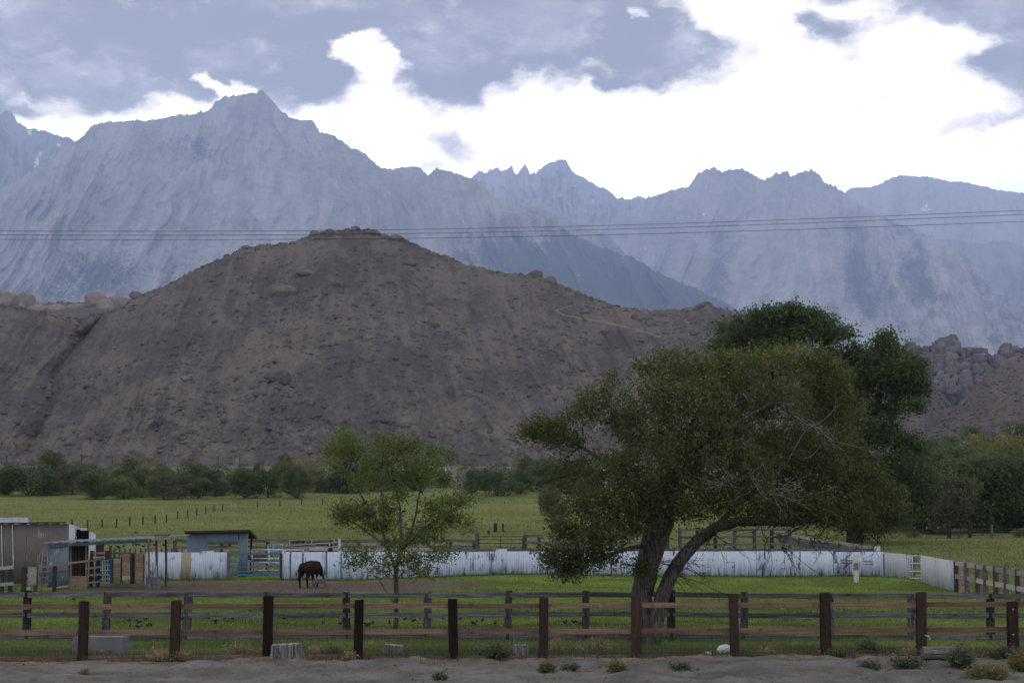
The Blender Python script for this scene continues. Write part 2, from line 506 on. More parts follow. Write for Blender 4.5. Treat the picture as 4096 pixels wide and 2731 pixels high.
M_leaf_olive = leaf('olive locust leaves', (.028, .037, .015), (.066, .082, .027), (.16, .15, .034), .10)
M_leaf_light = leaf('fresh green leaves', (.054, .078, .02), (.125, .155, .038), (.22, .205, .05), .12)
M_leaf_dark = leaf('dark elm leaves', (.026, .043, .018), (.068, .096, .036), (.13, .15, .055), .08)
M_leaf_willow = leaf('willow leaves', (.034, .052, .022), (.092, .115, .045), (.165, .17, .07), .1)
M_leaf_yellow = leaf('yellowing leaves', (.06, .058, .024), (.135, .122, .045), (.25, .2, .06), .15)
M_leaf_brown = leaf('browning leaves', (.044, .048, .026), (.11, .108, .056), (.17, .145, .075), .12)
M_grass = leaf('green grass blades', (.034, .047, .015), (.112, .138, .040), (.29, .265, .12), .14, .4)
M_pasture = leaf('pasture tufts', (.05, .063, .025), (.112, .125, .048), (.28, .24, .14), .14, .3)
M_straw = leaf('dry straw', (.16, .115, .065), (.27, .2, .12), (.36, .29, .19), .2, .3)
M_weed = leaf('grey green weeds', (.04, .055, .036), (.085, .10, .065), (.14, .14, .08), .15, .3)
M_weed_yellow = leaf('yellow green weeds', (.07, .066, .026), (.125, .115, .046), (.2, .18, .08), .15, .3)

# ------------------------------------------------------------------ ground
def ground_material():
    m = mat('ground'); b = NB(m)
    p = b.pos(); sp = b.n('ShaderNodeSeparateXYZ'); b.l(p, sp.inputs[0]); X, Y = sp.outputs[0], sp.outputs[1]
    wob = b.math('MULTIPLY', b.math('SUBTRACT', b.noise(p, .9, 5, .6), .5), 2.6)
    yw = b.math('ADD', Y, wob)
    # dirt of the lot
    n1 = b.noise(p, .55, 5, .6); n2 = b.noise(b.pos((1, .45, 1)), 3.5, 5, .65); n3 = b.noise(p, 22, 3, .6)
    dirt = b.mix(b.step(n1, .34, .66), (.074, .069, .064), (.126, .118, .108))
    dirt = b.mix(b.step(n2, .50, .72, 0, .6), dirt, (.045, .041, .041))
    dirt = b.mix(b.step(n3, .60, .72, 0, .7), dirt, (.2, .185, .175))
    dirt = b.mix(b.step(n3, .40, .30, 0, .6), dirt, (.05, .045, .044))
    # corral grass
    g1 = b.noise(b.pos((1, .6, 1)), .35, 5, .6); g2 = b.noise(b.pos((1, .5, 1)), 3.0, 4, .6)
    grass = b.mix(b.step(g1, .32, .68), (.06, .08, .022), (.10, .145, .03))
    grass = b.mix(b.step(g2, .45, .75, 0, .6), grass, (.045, .055, .018))
    # pasture beyond
    a1 = b.noise(b.pos((.45, 1, 1)), .05, 5, .6); a2 = b.noise(b.pos((.4, 1, 1)), .35, 5, .65); a3 = b.noise(b.pos((.5, 1, 1)), 1.4, 3, .6)
    past = b.mix(b.step(a1, .35, .65), (.085, .105, .034), (.125, .13, .05))
    past = b.mix(b.step(a2, .5, .72, 0, .65), past, (.055, .068, .024))
    past = b.mix(b.step(b.noise(b.pos((.22, 1, 1)), .11, 4, .6), .56, .68, 0, .7), past, (.16, .145, .07))
    past = b.mix(b.step(a3, .62, .74, 0, .7), past, (.26, .24, .15))
    # trampled bare strip in the corral
    bare_y = b.math('MULTIPLY', b.step(yw, 84.5, 87), b.step(yw, 99.5, 97))
    bare_x = b.math('MULTIPLY', b.step(b.math('ADD', X, wob), -23.5, -21), b.step(b.math('ADD', X, b.math('MULTIPLY', wob, 3)), .5, -5.5))
    bare = b.math('MULTIPLY', bare_y, bare_x)
    soil = b.mix(b.step(n2, .4, .7), (.085, .068, .06), (.05, .04, .036))
    scrub = b.mix(b.step(b.noise(p, .05, 5, .6), .4, .65), (.125, .105, .095), (.095, .082, .072))
    scrub = b.mix(b.step(b.noise(p, .3, 4, .6), .55, .68), scrub, (.075, .075, .05))
    c = b.mix(b.step(yw, 43.0, 44.6), dirt, grass)
    straw = b.math('MULTIPLY', b.step(yw, 42.0, 42.9), b.step(yw, 44.4, 43.4))
    c = b.mix(b.math('MULTIPLY', straw, b.step(n2, .35, .6)), c, (.19, .14, .095))
    c = b.mix(bare, c, soil)
    c = b.mix(b.step(yw, 103, 112), c, past)
    c = b.mix(b.step(b.math('ADD', Y, b.math('MULTIPLY', wob, 8)), 320, 370), c, scrub)
    hgt = b.math('ADD', n2, b.math('MULTIPLY', n3, .35))
    b.bump(hgt, .8, .06)
    b.done(c, .95)
    return m


def build_ground():
    ys = np.concatenate([np.arange(-400, 30, 20), np.arange(30, 47, .12), np.arange(47, 112, .4), np.arange(112, 330, 1.5),
                         np.geomspace(330, 9500, 60)])
    us = np.concatenate([np.linspace(-1.6, -.42, 20)[:-1], np.linspace(-.42, .42, 300), np.linspace(.42, 1.6, 20)[1:]])
    Y, U = np.meshgrid(ys, us, indexing='ij')
    W = 14 + .8 * np.maximum(Y, 0) + np.where(Y < 30, np.abs(Y - 30) * .6, 0) + (30 - np.minimum(np.maximum(Y, 0), 30)) * .3
    X = U * W
    Z = G(X, Y)
    # churned dirt: low mounds, ruts
    dirt = np.clip((44.0 - Y) / 1.2, 0, 1) * np.clip((Y + 20) / 30, 0, 1)
    mound = .15 * np.maximum(fbm(X / 1.5, Y / 1.1, oct=3, seed=3), -.25) + .05 * np.maximum(fbm(X / .45, Y / .4, oct=2, seed=13), 0) \
        + .03 * vn(X / .22, Y / .22, seed=23)
    Z = Z + dirt * mound
    V = np.stack([X, Y, Z], -1).reshape(-1, 3)
    ny, nx = X.shape
    i = np.arange((ny - 1) * nx).reshape(ny - 1, nx)[:, :-1].ravel()
    F = np.stack([i, i + 1, i + nx + 1, i + nx], -1)
    o = link('ground', np_mesh('ground', V, F, True), ground_material())
    tag(o, kind='structure')
build_ground()


# ------------------------------------------------------------------ mountains and hills
def granite(name, pale, mid, veg, hi=(.3, .29, .28)):
    m = mat(name); b = NB(m)
    v = b.attr('veg'); sn = b.attr('snow')  # vegetation mask, with gully shade painted in as well
    sp = b.noise(b.pos((.012, .012, .012)), 1.1, 5, .65)
    spk = b.noise(b.pos((.03, .03, .03)), 1.6, 3, .7)
    st = b.attr('streak')
    c = b.mix(b.step(b.math('ADD', st, b.math('MULTIPLY', b.math('SUBTRACT', sp, .5), .9)), -.5, .5), mid, pale)
    vv = b.math('ADD', v, b.math('MULTIPLY', b.math('SUBTRACT', spk, .5), 1.6))
    c = b.mix(b.step(vv, .35, .72), c, veg)
    c = b.mix(b.step(sn, .3, .75, 0, .8), c, (.62, .62, .64))
    b.done(c, .95); return m


def hill_material(name, c1, c2, dark, tan):
    m = mat(name); b = NB(m)
    p = b.pos()
    a = b.noise(b.pos((1, .5, .8)), .017, 6, .65); k = b.noise(b.pos((1, 1, .6)), .17, 4, .65); f = b.noise(p, .55, 3, .6)
    c = b.mix(b.step(b.math('ADD', b.math('SUBTRACT', a, .5), b.math('MULTIPLY', b.attr('streak'), .45)), -.22, .22), c1, c2)
    c = b.mix(b.step(k, .54, .70, 0, .8), c, dark)
    c = b.mix(b.step(f, .58, .72, 0, .75), c, dark)
    c = b.mix(b.step(f, .40, .30, 0, .5), c, tan)
    c = b.mix(b.step(b.attr('veg'), .35, .7, 0, .8), c, tan)
    c = b.mix(b.step(b.attr('path'), .2, .9, 0, .75), c, (.2, .172, .155))
    f2 = b.noise(p, 1.6, 3, .65)
    c = b.mix(b.step(f2, .52, .70, 0, .55), c, dark)
    b.bump(b.math('ADD', k, b.math('ADD', b.math('MULTIPLY', f, .6), b.math('MULTIPLY', f2, .3))), 1.0, 1.6)
    b.done(c, .95); return m


class Relief:
    """a slope: silhouette in the photograph, its own distances front to crest, and a back side"""
    def __init__(s, name, sil, dist, base, matl, nu=500, nv=220, jag=3.0, rib=400, ribw=70, skew=0.0, seed=1, pv=.9, dpow=1.0,
                 vegfun=None, snow=(), gully=None, back=.12, rough=24):
        sil = np.array(sil, float); x0, x1 = sil[0, 0], sil[-1, 0]
        px = np.linspace(x0, x1, nu)
        ridge = np.interp(px, sil[:, 0], sil[:, 1]); sm = np.ones(25) / 25
        teeth = jag * 2.2 * fbm(px / 11, 0 * px, oct=4, seed=seed, gain=.75)
        dist = np.array(dist, float); base = np.array(base, float)
        Dr = np.interp(px, dist[:, 0], dist[:, 1]); Db = np.interp(px, base[:, 0], base[:, 1]); by = np.interp(px, base[:, 0], base[:, 2])
        v = np.linspace(0, 1, nv)[:, None]
        PX = px[None, :] + 0 * v
        soft = np.convolve(np.pad(ridge, 12, 'edge'), sm, 'valid')
        teeth = teeth + ridge - soft; ridge = soft
        PY = by + (ridge - by) * v ** pv + teeth * np.clip(1 - (1 - v) * (by - ridge) / 70, 0, 1) ** 2
        # ribs and gullies run down the slope, fanning out with skew
        sk = skew(px) if callable(skew) else skew
        Q = PX + (PY - ridge) * sk
        wob = 40 * fbm(PX / 160, PY / 160, oct=3, seed=seed + 3)
        n = fbm((Q + wob) / ribw, PY / (ribw * 4.2), oct=5, seed=seed + 7, gain=.55, ridged=True)
        n2 = fbm(PX / 30, PY / 34, oct=4, seed=seed + 11, gain=.6)
        env = np.clip((1 - v) * 7, .0, 1) * np.clip(v * 6, 0, 1)
        D = Db + (Dr - Db) * v ** dpow
        D = D - env * (rib * n + rough * n2)
        if gully is not None: D = D + env * gully(PX, PY)
        s.PX, s.PY, s.D, s.n = PX, PY, D, n
        pts = PV(PX, PY, D)
        bk = []
        top = pts[-1]
        H = top[:, 2:3]
        for q, dz in ((.25, .12), (.6, .45), (1.0, .95)):
            r = top.copy(); r[:, 1] = top[:, 1] * (1 + back * q); r[:, 0] = top[:, 0] * (1 + back * q); r[:, 2] = (H * (1 - dz))[:, 0]
            bk.append(r)
        pts = np.concatenate([pts, np.array(bk)], 0)
        s.pts = pts
        ny, nx = pts.shape[:2]
        i = np.arange((ny - 1) * nx).reshape(ny - 1, nx)[:, :-1].ravel()
        me = np_mesh(name, pts.reshape(-1, 3), np.stack([i, i + 1, i + nx + 1, i + nx], -1), True)
        veg = vegfun(s, PX, PY, n, n2, v) if vegfun else 0 * PX
        pad = np.zeros((3, nx))
        attr(me, 'veg', np.concatenate([veg + 0 * PX, pad], 0).ravel())
        sn = 0 * PX
        for cx, cy, rx, ry, t in snow:
            c_, s_ = math.cos(math.radians(t)), math.sin(math.radians(t))
            a, b_ = ((PX - cx) * c_ + (PY - cy) * s_) / rx, (-(PX - cx) * s_ + (PY - cy) * c_) / ry
            sn = np.maximum(sn, np.clip(1.25 - np.sqrt(a * a + b_ * b_) + 1.3 * fbm(PX / 7, PY / 7, oct=3, seed=9), 0, 1))
        brk = fbm(PX / 95, PY / 75, oct=4, seed=seed + 31, gain=.6)
        stk = (.35 + .8 * np.clip(brk + .2, 0, 1)) * fbm((Q + wob * .45) / 26, PY / 150, oct=5, seed=seed + 23, gain=.68) + .55 * brk + .55 * fbm(PX / 20, PY / 16, oct=5, seed=seed + 29, gain=.7)
        attr(me, 'streak', np.concatenate([stk, pad], 0).ravel())
        attr(me, 'snow', np.concatenate([sn, pad], 0).ravel())
        s.path = None
        s.me = me; s.nv, s.nu = nv, nu
        s.obj = tag(link(name, me, matl), kind='structure')
    def at(s, px, py):
        """point on the face near a photograph position"""
        j = int(np.clip(round((px - s.PX[0, 0]) / (s.PX[0, -1] - s.PX[0, 0]) * (s.nu - 1)), 0, s.nu - 1))
        i = int(np.argmin(np.abs(s.PY[:, j] - py)))
        return Vector(s.pts[i, j])
    def vat(s, u, v):
        j = (u * (s.nu - 1)).astype(int); i = (v * (s.nv - 1)).astype(int)
        return s.pts[i, j]


k2 = 1.7415
S = lambda pts: [(x * k2, y * k2) for x, y in pts]
M_gran = granite('pale granite', (.25, .23, .222), (.155, .146, .143), (.05, .055, .053))
M_gran_far = granite('far granite', (.25, .235, .225), (.18, .172, .168), (.08, .09, .085))
M_gran_dark = granite('wooded granite', (.19, .18, .174), (.125, .121, .118), (.045, .05, .047))


def veg_shade_lpp(s, PX, PY, n, n2, v):
    g = lambda cx, cy, rx, ry: np.exp(-(((PX - cx) / rx) ** 2 + ((PY - cy) / ry) ** 2))
    veg = .02 + .50 * np.clip((PY - 640) / 560, 0, 1) - .42 * n + .30 * n2  # rib term darkens the gullies in colour, standing in for relief shade
    veg = veg + .55 * g(760, 590, 170, 70) + .3 * g(900, 720, 160, 100) + .45 * g(420, 1090, 160, 90) + .3 * g(700, 930, 150, 60)
    veg = veg - .45 * g(120, 1010, 130, 160) - .35 * g(640, 720, 200, 120) - .3 * g(1050, 480, 260, 110) - .3 * g(1000, 830, 90, 100)
    veg = veg + .55 * np.clip((PX - 1500) / 700, 0, 1) * np.clip((PY - 720) / 300, 0, 1)
    return veg


LPP = [(178, 322), (190, 312), (200, 300), (215, 287), (240, 281), (300, 277), (350, 277), (388, 268), (395, 266), (440, 262), (470, 255), (485, 247), (497, 232), (517, 222), (560, 217), (580, 213),
       (606, 208), (616, 220), (632, 238), (650, 258), (655, 262), (668, 270), (690, 277), (700, 276), (715, 276), (725, 285), (735, 305), (745, 306), (765, 308), (785, 325), (808, 343), (815, 340),
       (840, 355), (875, 388), (905, 388), (955, 382), (968, 388), (983, 405), (990, 395), (1003, 386), (1030, 392), (1060, 402), (1090, 412), (1115, 432), (1145, 458)]
LPP = [(-300, 900), (0, 760), (150, 670), (230, 600)] + [(x, y) for x, y in S(LPP)] + [(2050, 815), (2084, 830), (2156, 846), (2204, 885), (2293, 938), (2412, 994), (2531, 1030), (2650, 1101), (2800, 1160), (2900, 1215), (3050, 1290), (3250, 1375)]
far_slope = Relief('mountain', [(1840, 760)] + [(1888, 711), (1912, 686), (1930, 685), (1936, 695), (1954, 684), (1960, 678), (1989, 674), (2010, 686), (2026, 676), (2048, 665), (2058, 693), (2073, 695), (2087, 673), (2098, 659), (2111, 673), (2118, 698),
                    (2144, 689), (2168, 673), (2192, 654), (2221, 645), (2248, 636), (2262, 640), (2275, 661), (2290, 689), (2317, 699), (2352, 723), (2376, 729), (2385, 750), (2412, 749), (2448, 771), (2471, 799),
                    (2489, 789), (2501, 799), (2525, 798), (2555, 780), (2567, 789), (2596, 792), (2680, 800), (2800, 830)],
                   [(1840, 20000), (2800, 19000)], [(1840, 15500, 1200), (2800, 15500, 1200)], M_gran_far, nu=420, nv=140, jag=4, rib=420, ribw=34, seed=21, back=.1,
                   snow=[(2378, 806, 14, 5, 0)])
left_peak = Relief('mountain', [(-400, 520), (-200, 470), (0, 458), (18, 446), (34, 442), (52, 456), (70, 490), (95, 505), (122, 515), (174, 522), (226, 536), (261, 550), (310, 566), (350, 600), (450, 720)],
                   [(-400, 16000), (450, 15200)], [(-400, 12000, 1400), (450, 12000, 1400)], M_gran_dark, nu=260, nv=160, jag=5, rib=300, ribw=60, seed=31,
                   vegfun=lambda s, PX, PY, n, n2, v: .1 + .5 * np.clip((PY - 740) / 250, 0, 1) - .25 * n + .2 * n2,
                   snow=[(190, 530, 16, 4, 20), (118, 530, 8, 12, 10), (235, 580, 10, 6, 30), (150, 640, 8, 34, 12), (180, 690, 8, 26, -28)])
far_right = Relief('mountain', [(3300, 820), (3380, 770), (3400, 752), (3470, 748), (3480, 750), (3510, 740), (3550, 720), (3590, 703), (3618, 698), (3660, 705), (3720, 710), (3800, 725), (3870, 730), (3930, 745), (3990, 760), (4096, 773), (4300, 800), (4600, 860)],
                   [(3300, 20000), (4600, 20000)], [(3300, 16000, 1250), (4600, 16000, 1250)], M_gran_far, nu=300, nv=120, jag=3, rib=260, ribw=60, seed=41, snow=[(3700, 838, 26, 5, 0), (3706, 826, 5, 12, 20)])
right_low = Relief('mountain', [(3500, 1120), (3600, 1020), (3700, 975), (3746, 958), (3850, 962), (3920, 975), (3990, 962), (4050, 968), (4096, 985), (4300, 1050), (4600, 1120)],
                   [(3500, 15500), (4600, 15500)], [(3500, 10500, 1430), (4600, 10500, 1430)], M_gran_dark, nu=260, nv=140, jag=3, rib=260, ribw=70, skew=-.3, seed=51,
                   vegfun=lambda s, PX, PY, n, n2, v: .35 - .3 * n + .25 * n2 + .15 * np.clip((PY - 1000) / 300, 0, 1))


def veg_shade_right(s, PX, PY, n, n2, v):
    g = lambda cx, cy, rx, ry: np.exp(-(((PX - cx) / rx) ** 2 + ((PY - cy) / ry) ** 2))
    veg = .12 + .45 * np.clip((PY - 760) / 400, 0, 1) - .42 * n + .30 * n2  # here too the rib term paints relief shade among the vegetation
    return veg + .22 * g(3500, 1080, 190, 150) + .2 * g(3350, 900, 200, 90) + .2 * g(2800, 1000, 80, 120) - .45 * g(2740, 1090, 60, 120) - .35 * g(3000, 1080, 120, 90) - .25 * g(3850, 1250, 120, 90)


right_massif = Relief('mountain', [(2440, 900), (2540, 822), (2596, 792), (2650, 775), (2690, 758), (2700, 757), (2755, 747), (2770, 722), (2800, 690), (2852, 671), (2880, 685), (2886, 693), (2895, 685), (2930, 680), (2968, 671), (3000, 690), (3030, 705),
                       (3055, 725), (3070, 715), (3100, 695), (3150, 684), (3162, 710), (3200, 690), (3250, 678), (3275, 695), (3298, 730), (3340, 745), (3376, 770), (3400, 790), (3465, 832), (3503, 850), (3560, 883), (3656, 918), (3746, 950), (3816, 1000),
                       (3900, 1085), (4000, 1200), (4096, 1300), (4250, 1400)],
                      [(2440, 17500), (3300, 15500), (4250, 9500)], [(2440, 12000, 1430), (3300, 9500, 1430), (4250, 8000, 1460)], M_gran, nu=620, nv=240, jag=5, rib=330, ribw=130, rough=22,
                      skew=lambda x: np.interp(x, [2440, 2900, 3300, 4250], [.2, .3, -.1, -.6]), seed=61, vegfun=veg_shade_right, snow=[(2822, 857, 12, 7, 0)])
mid_spur = Relief('mountain', [(1950, 900), (2084, 822), (2156, 834), (2233, 861), (2293, 890), (2364, 911), (2440, 950), (2490, 1000), (2540, 1045), (2620, 1120), (2750, 1230)],
                  [(1950, 14500), (2750, 12500)], [(1950, 11500, 1400), (2750, 11000, 1400)], M_gran_dark, nu=260, nv=120, jag=6, rib=250, ribw=60, skew=-.5, seed=71,
                  vegfun=lambda s, PX, PY, n, n2, v: .3 - .3 * n + .3 * n2)
spur_dark = Relief('mountain', [(2050, 900), (2075, 840), (2100, 802), (2121, 790), (2160, 808), (2240, 855), (2300, 890), (2400, 950)], [(2050, 16500), (2400, 16000)], [(2050, 14500, 1200), (2400, 14500, 1200)],
                   M_gran_dark, nu=120, nv=70, jag=4, rib=150, ribw=40, seed=75)
lone_peak = Relief('mountain', LPP, [(-300, 10500), (1050, 13200), (2000, 12000), (3250, 8600)], [(-300, 8000, 1430), (1050, 8800, 1430), (3250, 7800, 1460)], M_gran, nu=900, nv=330, jag=5, rib=330, ribw=135, rough=22,
                   skew=lambda x: np.interp(x, [-300, 300, 900, 1300, 2000, 3250], [.75, .6, .2, -.1, -.45, -.7]), seed=81, vegfun=veg_shade_lpp)

HILL = [(-500, 715), (-200, 690), (0, 700), (40, 702), (80, 712), (130, 722), (180, 733), (230, 718), (280, 705), (300, 685), (320, 676), (360, 665), (400, 645), (440, 622), (480, 602), (520, 588), (550, 573), (590, 562), (640, 558),
        (690, 550), (715, 540), (730, 534), (760, 530), (790, 525), (810, 523), (830, 528), (850, 526), (870, 532), (895, 543), (925, 548), (945, 556), (990, 575), (1040, 592), (1065, 605), (1120, 618), (1170, 628),
        (1200, 630), (1235, 630), (1275, 647), (1290, 652), (1330, 670), (1380, 690), (1420, 704), (1460, 709), (1530, 713), (1580, 708), (1620, 698), (1660, 708), (1700, 722), (1780, 750), (1850, 780), (1930, 830),
        (1990, 900), (2040, 980), (2090, 1060), (2140, 1090)]
M_hill = hill_material('brown hill ground', (.070, .062, .064), (.120, .102, .096), (.046, .042, .045), (.140, .110, .084))
M_hill_right = hill_material('right hill ground', (.084, .070, .066), (.108, .090, .083), (.053, .046, .047), (.125, .1, .078))


def hill_gully(PX, PY):
    """the ravine on the left, and shallower draws"""
    gx = np.interp(PY, [1200, 1350, 1500, 1650, 1780, 1870], [470, 330, 210, 195, 120, 60])
    d = 46 * np.exp(-np.abs(PX - gx) / 60.0) + 18 * np.exp(-((PX - gx) / 160) ** 2)
    return d - 16 * np.exp(-((PX - 560) / 150) ** 2) * np.exp(-((PY - 1450) / 180) ** 2)


def hill_veg(s, PX, PY, n, n2, v):
    r = s.PY[-1][None, :]
    band = np.exp(-((PY - r) / 55) ** 2)
    return .36 * band * (PX < 4000) + .35 * n2 + .12 + .5 * np.exp(-(((PX - 60) / 130) ** 2 + ((PY - 1760) / 60) ** 2)) + .3 * np.exp(-(((PX - 480) / 140) ** 2 + ((PY - 1430) / 110) ** 2))


big_hill = Relief('hill', S(HILL), [(-900, 800), (1400, 930), (2800, 880), (3730, 560)], [(-900, 520, 1895), (3730, 520, 1895)], M_hill, nu=1000, nv=360, jag=5, rib=14, ribw=120, rough=3.6, seed=91, skew=lambda x: np.interp(x, [-900, 700, 1450, 2400, 3700], [.7, .5, 0, -.5, -.8]), pv=.85, dpow=1.25,
                  gully=hill_gully, vegfun=hill_veg, back=.25)
# the dirt track that climbs the right shoulder
_pp = np.zeros_like(big_hill.PX)
for (ax, ay), (bx, by) in zip([(2290, 1222), (2225, 1240), (2250, 1258), (2330, 1274), (2420, 1288), (2500, 1306)], [(2225, 1240), (2250, 1258), (2330, 1274), (2420, 1288), (2500, 1306), (2640, 1345)]):
    t = np.clip(((big_hill.PX - ax) * (bx - ax) + (big_hill.PY - ay) * (by - ay)) / ((bx - ax) ** 2 + (by - ay) ** 2), 0, 1)
    _pp = np.maximum(_pp, 1 - np.hypot(big_hill.PX - ax - t * (bx - ax), (big_hill.PY - ay - t * (by - ay)) * 1.3) / 5.5)
attr(big_hill.me, 'path', np.concatenate([np.clip(_pp, 0, 1), np.zeros((3, big_hill.nu))], 0).ravel())
left_back = Relief('hill', [(-500, 1160), (0, 1185), (100, 1215), (200, 1210), (300, 1208), (420, 1200), (520, 1212), (640, 1240), (760, 1270)], [(-500, 1750), (760, 1750)], [(-500, 1350, 1420), (760, 1350, 1420)], M_hill_right,
                   nu=160, nv=60, jag=5, rib=12, rough=10, ribw=60, seed=95, back=.2)
right_mid = Relief('hill', [(3000, 1350), (3300, 1400), (3480, 1440), (3600, 1480), (3700, 1500), (3760, 1560), (3800, 1610), (3850, 1660), (3900, 1710), (3960, 1770)], [(3000, 1350), (3960, 1250)], [(3000, 760, 1880), (3960, 760, 1880)], M_hill_right,
                   nu=260, nv=140, jag=4, rib=16, ribw=90, rough=9, seed=97, back=.2)
rock_back = Relief('hill', [(3500, 1500), (3640, 1400), (3760, 1385), (3950, 1405), (3975, 1430), (4030, 1400), (4096, 1405), (4300, 1390), (4600, 1420)], [(3500, 1985), (4600, 1985)], [(3500, 1880, 1720), (4600, 1880, 1720)], M_hill_right,
                   nu=160, nv=80, jag=4, rib=16, ribw=50, rough=14, seed=98, back=.2)
right_hill = Relief('hill', [(3500, 1830), (3640, 1775), (3700, 1735), (3766, 1688), (3816, 1629), (3886, 1566), (3956, 1492), (4026, 1453), (4096, 1418), (4250, 1350), (4500, 1290), (4800, 1300)], [(3500, 900), (4800, 1150)],
                    [(3500, 640, 1885), (4800, 640, 1885)], M_hill_right, nu=420, nv=240, jag=4, rib=10, ribw=150, rough=3.5, seed=99, pv=.85, dpow=1.2, back=.2)
for r in (left_back, right_mid, rock_back, right_hill, ): attr(r.me, 'path', np.zeros(len(r.me.vertices)))

# ------------------------------------------------------------------ rocks
def rock_mesh(name, seed, sub=3, cuts=7, sq=.75, rough=.06, boxy=1.0):
    bm = bmesh.new(); bmesh.ops.create_icosphere(bm, subdivisions=sub, radius=1)
    r = random.Random(seed)
    planes = [(Vector((r.gauss(0, 1), r.gauss(0, 1), r.gauss(0, .8))).normalized(), r.uniform(.62, .92)) for _ in range(cuts)]
    co = np.array([v.co for v in bm.verts])
    nz = fbm(co[:, 0] * 1.6 + seed, co[:, 1] * 1.6, co[:, 2] * 1.6, 3, seed)
    for v, q in zip(bm.verts, nz):
        p = v.co.copy()
        if boxy < 1: p = Vector([math.copysign(abs(c) ** boxy, c) for c in p]) * .86
        for n_, d in planes:
            e = p.dot(n_)
            if e > d: p -= n_ * (e - d) * .9
        v.co = p * (1 + rough * 2 * q)
    me = bpy.data.meshes.new(name); bm.to_mesh(me); bm.free()
    me.polygons.foreach_set('use_smooth', [sub > 2 and boxy >= 1] * len(me.polygons))
    return me


def rock_mat(name, c1, c2, c3, sc=.6):
    m = mat(name); b = NB(m)
    a = b.noise(b.pos(obj=True, rand=True), 1.3, 5, .65); k = b.noise(b.pos((1, 1, .5)), sc, 4, .65)
    c = b.mix(b.step(a, .35, .65), c1, c2); c = b.mix(b.step(k, .55, .7, 0, .8), c, c3)
    c = b.mix(1.0, c, b.mix(b.rand(), (.8, .8, .8), (1.15, 1.12, 1.1)), 'MULTIPLY')
    b.bump(a, .6, .1); b.done(c, .95); return m


M_boulder = rock_mat('brown grey boulder', (.082, .072, .07), (.12, .104, .1), (.054, .048, .049))
M_dome = rock_mat('tan granite domes', (.15, .124, .11), (.19, .16, .143), (.09, .075, .068), .25)
M_outcrop = rock_mat('purplish granite blocks', (.092, .078, .079), (.125, .106, .106), (.045, .038, .041), .2)
ROCKS = [rock_mesh('boulder', 100 + i, sub=2, cuts=9) for i in range(7)]
for r_ in ROCKS: r_.materials.append(M_boulder)
DOMES = [rock_mesh('dome', 200 + i, sub=2, cuts=9, rough=.08, boxy=.7) for i in range(4)]
for r_ in DOMES: r_.materials.append(M_dome)
BLOCKS = [rock_mesh('block', 300 + i, sub=2, cuts=8, rough=.06, boxy=.4) for i in range(7)]
for r_ in BLOCKS: r_.materials.append(M_outcrop)

# the large boulders one can pick out on the hill
BIG = [  # px, py, width px, height px, label
    (1120, 1175, 120, 60, 'largest smooth slab boulder high on the left flank of the brown hill'),
    (1115, 1512, 95, 62, 'big pale slab boulder low in the middle of the brown hill face'),
    (1222, 1096, 74, 26, 'flat lens shaped slab lying below the hill summit'),
    (742, 1521, 62, 30, 'dark oval boulder alone on the bare left slope of the hill'),
    (1340, 1140, 70, 40, 'rounded boulder under the hill summit, right of the flat slab'),
    (1632, 1055, 60, 28, 'low grey boulder right below the summit ridge of the hill'),
    (1730, 1300, 56, 34, 'pale boulder in the middle of the hill right of its centre line'),
    (1475, 1355, 60, 30, 'grey boulder near the centre of the brown hill'),
    (2320, 1372, 50, 30, 'dark boulder below the dirt track on the right shoulder'),
    (2560, 1275, 64, 38, 'dark boulder above the lower end of the dirt track'),
    (2600, 1300, 48, 30, 'smaller dark boulder touching the one above the dirt track'),
    (2790, 1335, 52, 30, 'dark boulder under the small knoll at the right end of the hill'),
    (2815, 1224, 64, 26, 'cap boulder on top of the small knoll at the right end of the hill'),
    (1455, 1435, 44, 26, 'small grey boulder below the centre boulder of the hill'),
    (153, 1558, 24, 22, 'pale round boulder in the ravine at the left end of the hill'),
    (693, 1722, 22, 18, 'small dark boulder low on the left slope above the willows'),
    (345, 1820, 46, 18, 'low grey boulder at the hill foot above the left willows'),
    (1400, 936, 60, 40, 'blocky boulder forming the very top of the hill'),
    (1318, 932, 44, 24, 'boulder left of the top block on the summit ridge'),
    (1490, 935, 60, 26, 'long boulder right of the top block on the summit ridge'),
    (1580, 958, 64, 30, 'dark square boulder at the right end of the summit rocks'),
    (1258, 938, 46, 24, 'leftmost boulder of the summit rocks'),
    (2140, 1100, 60, 30, 'dark boulder at the left of the pair on the right ridge line'),
    (2205, 1128, 50, 34, 'boulder with an overhang at the right of the pair on the ridge line'),
    (905, 1027, 26, 20, 'little dark boulder on the skyline of the left ridge'),
    (548, 1185, 60, 30, 'dark rocks boulder on the skyline above the tan domes'),
    (985, 985, 40, 18, 'small boulder on the skyline of the upper left ridge'),
]
for i, (px, py, w, h, lab) in enumerate(BIG):
    p = big_hill.at(px, py); s = p.y / F_PX
    o = link('boulder', ROCKS[i % 7], loc=p)
    o.scale = (w * s * .62, w * s * .55, h * s * .72); o.rotation_euler = (0, random.uniform(-.25, .25), random.uniform(0, 6.28) if w < h * 1.6 else random.uniform(-.4, .4))
    tag(o, lab, 'boulder', 'large boulders on the brown hill')


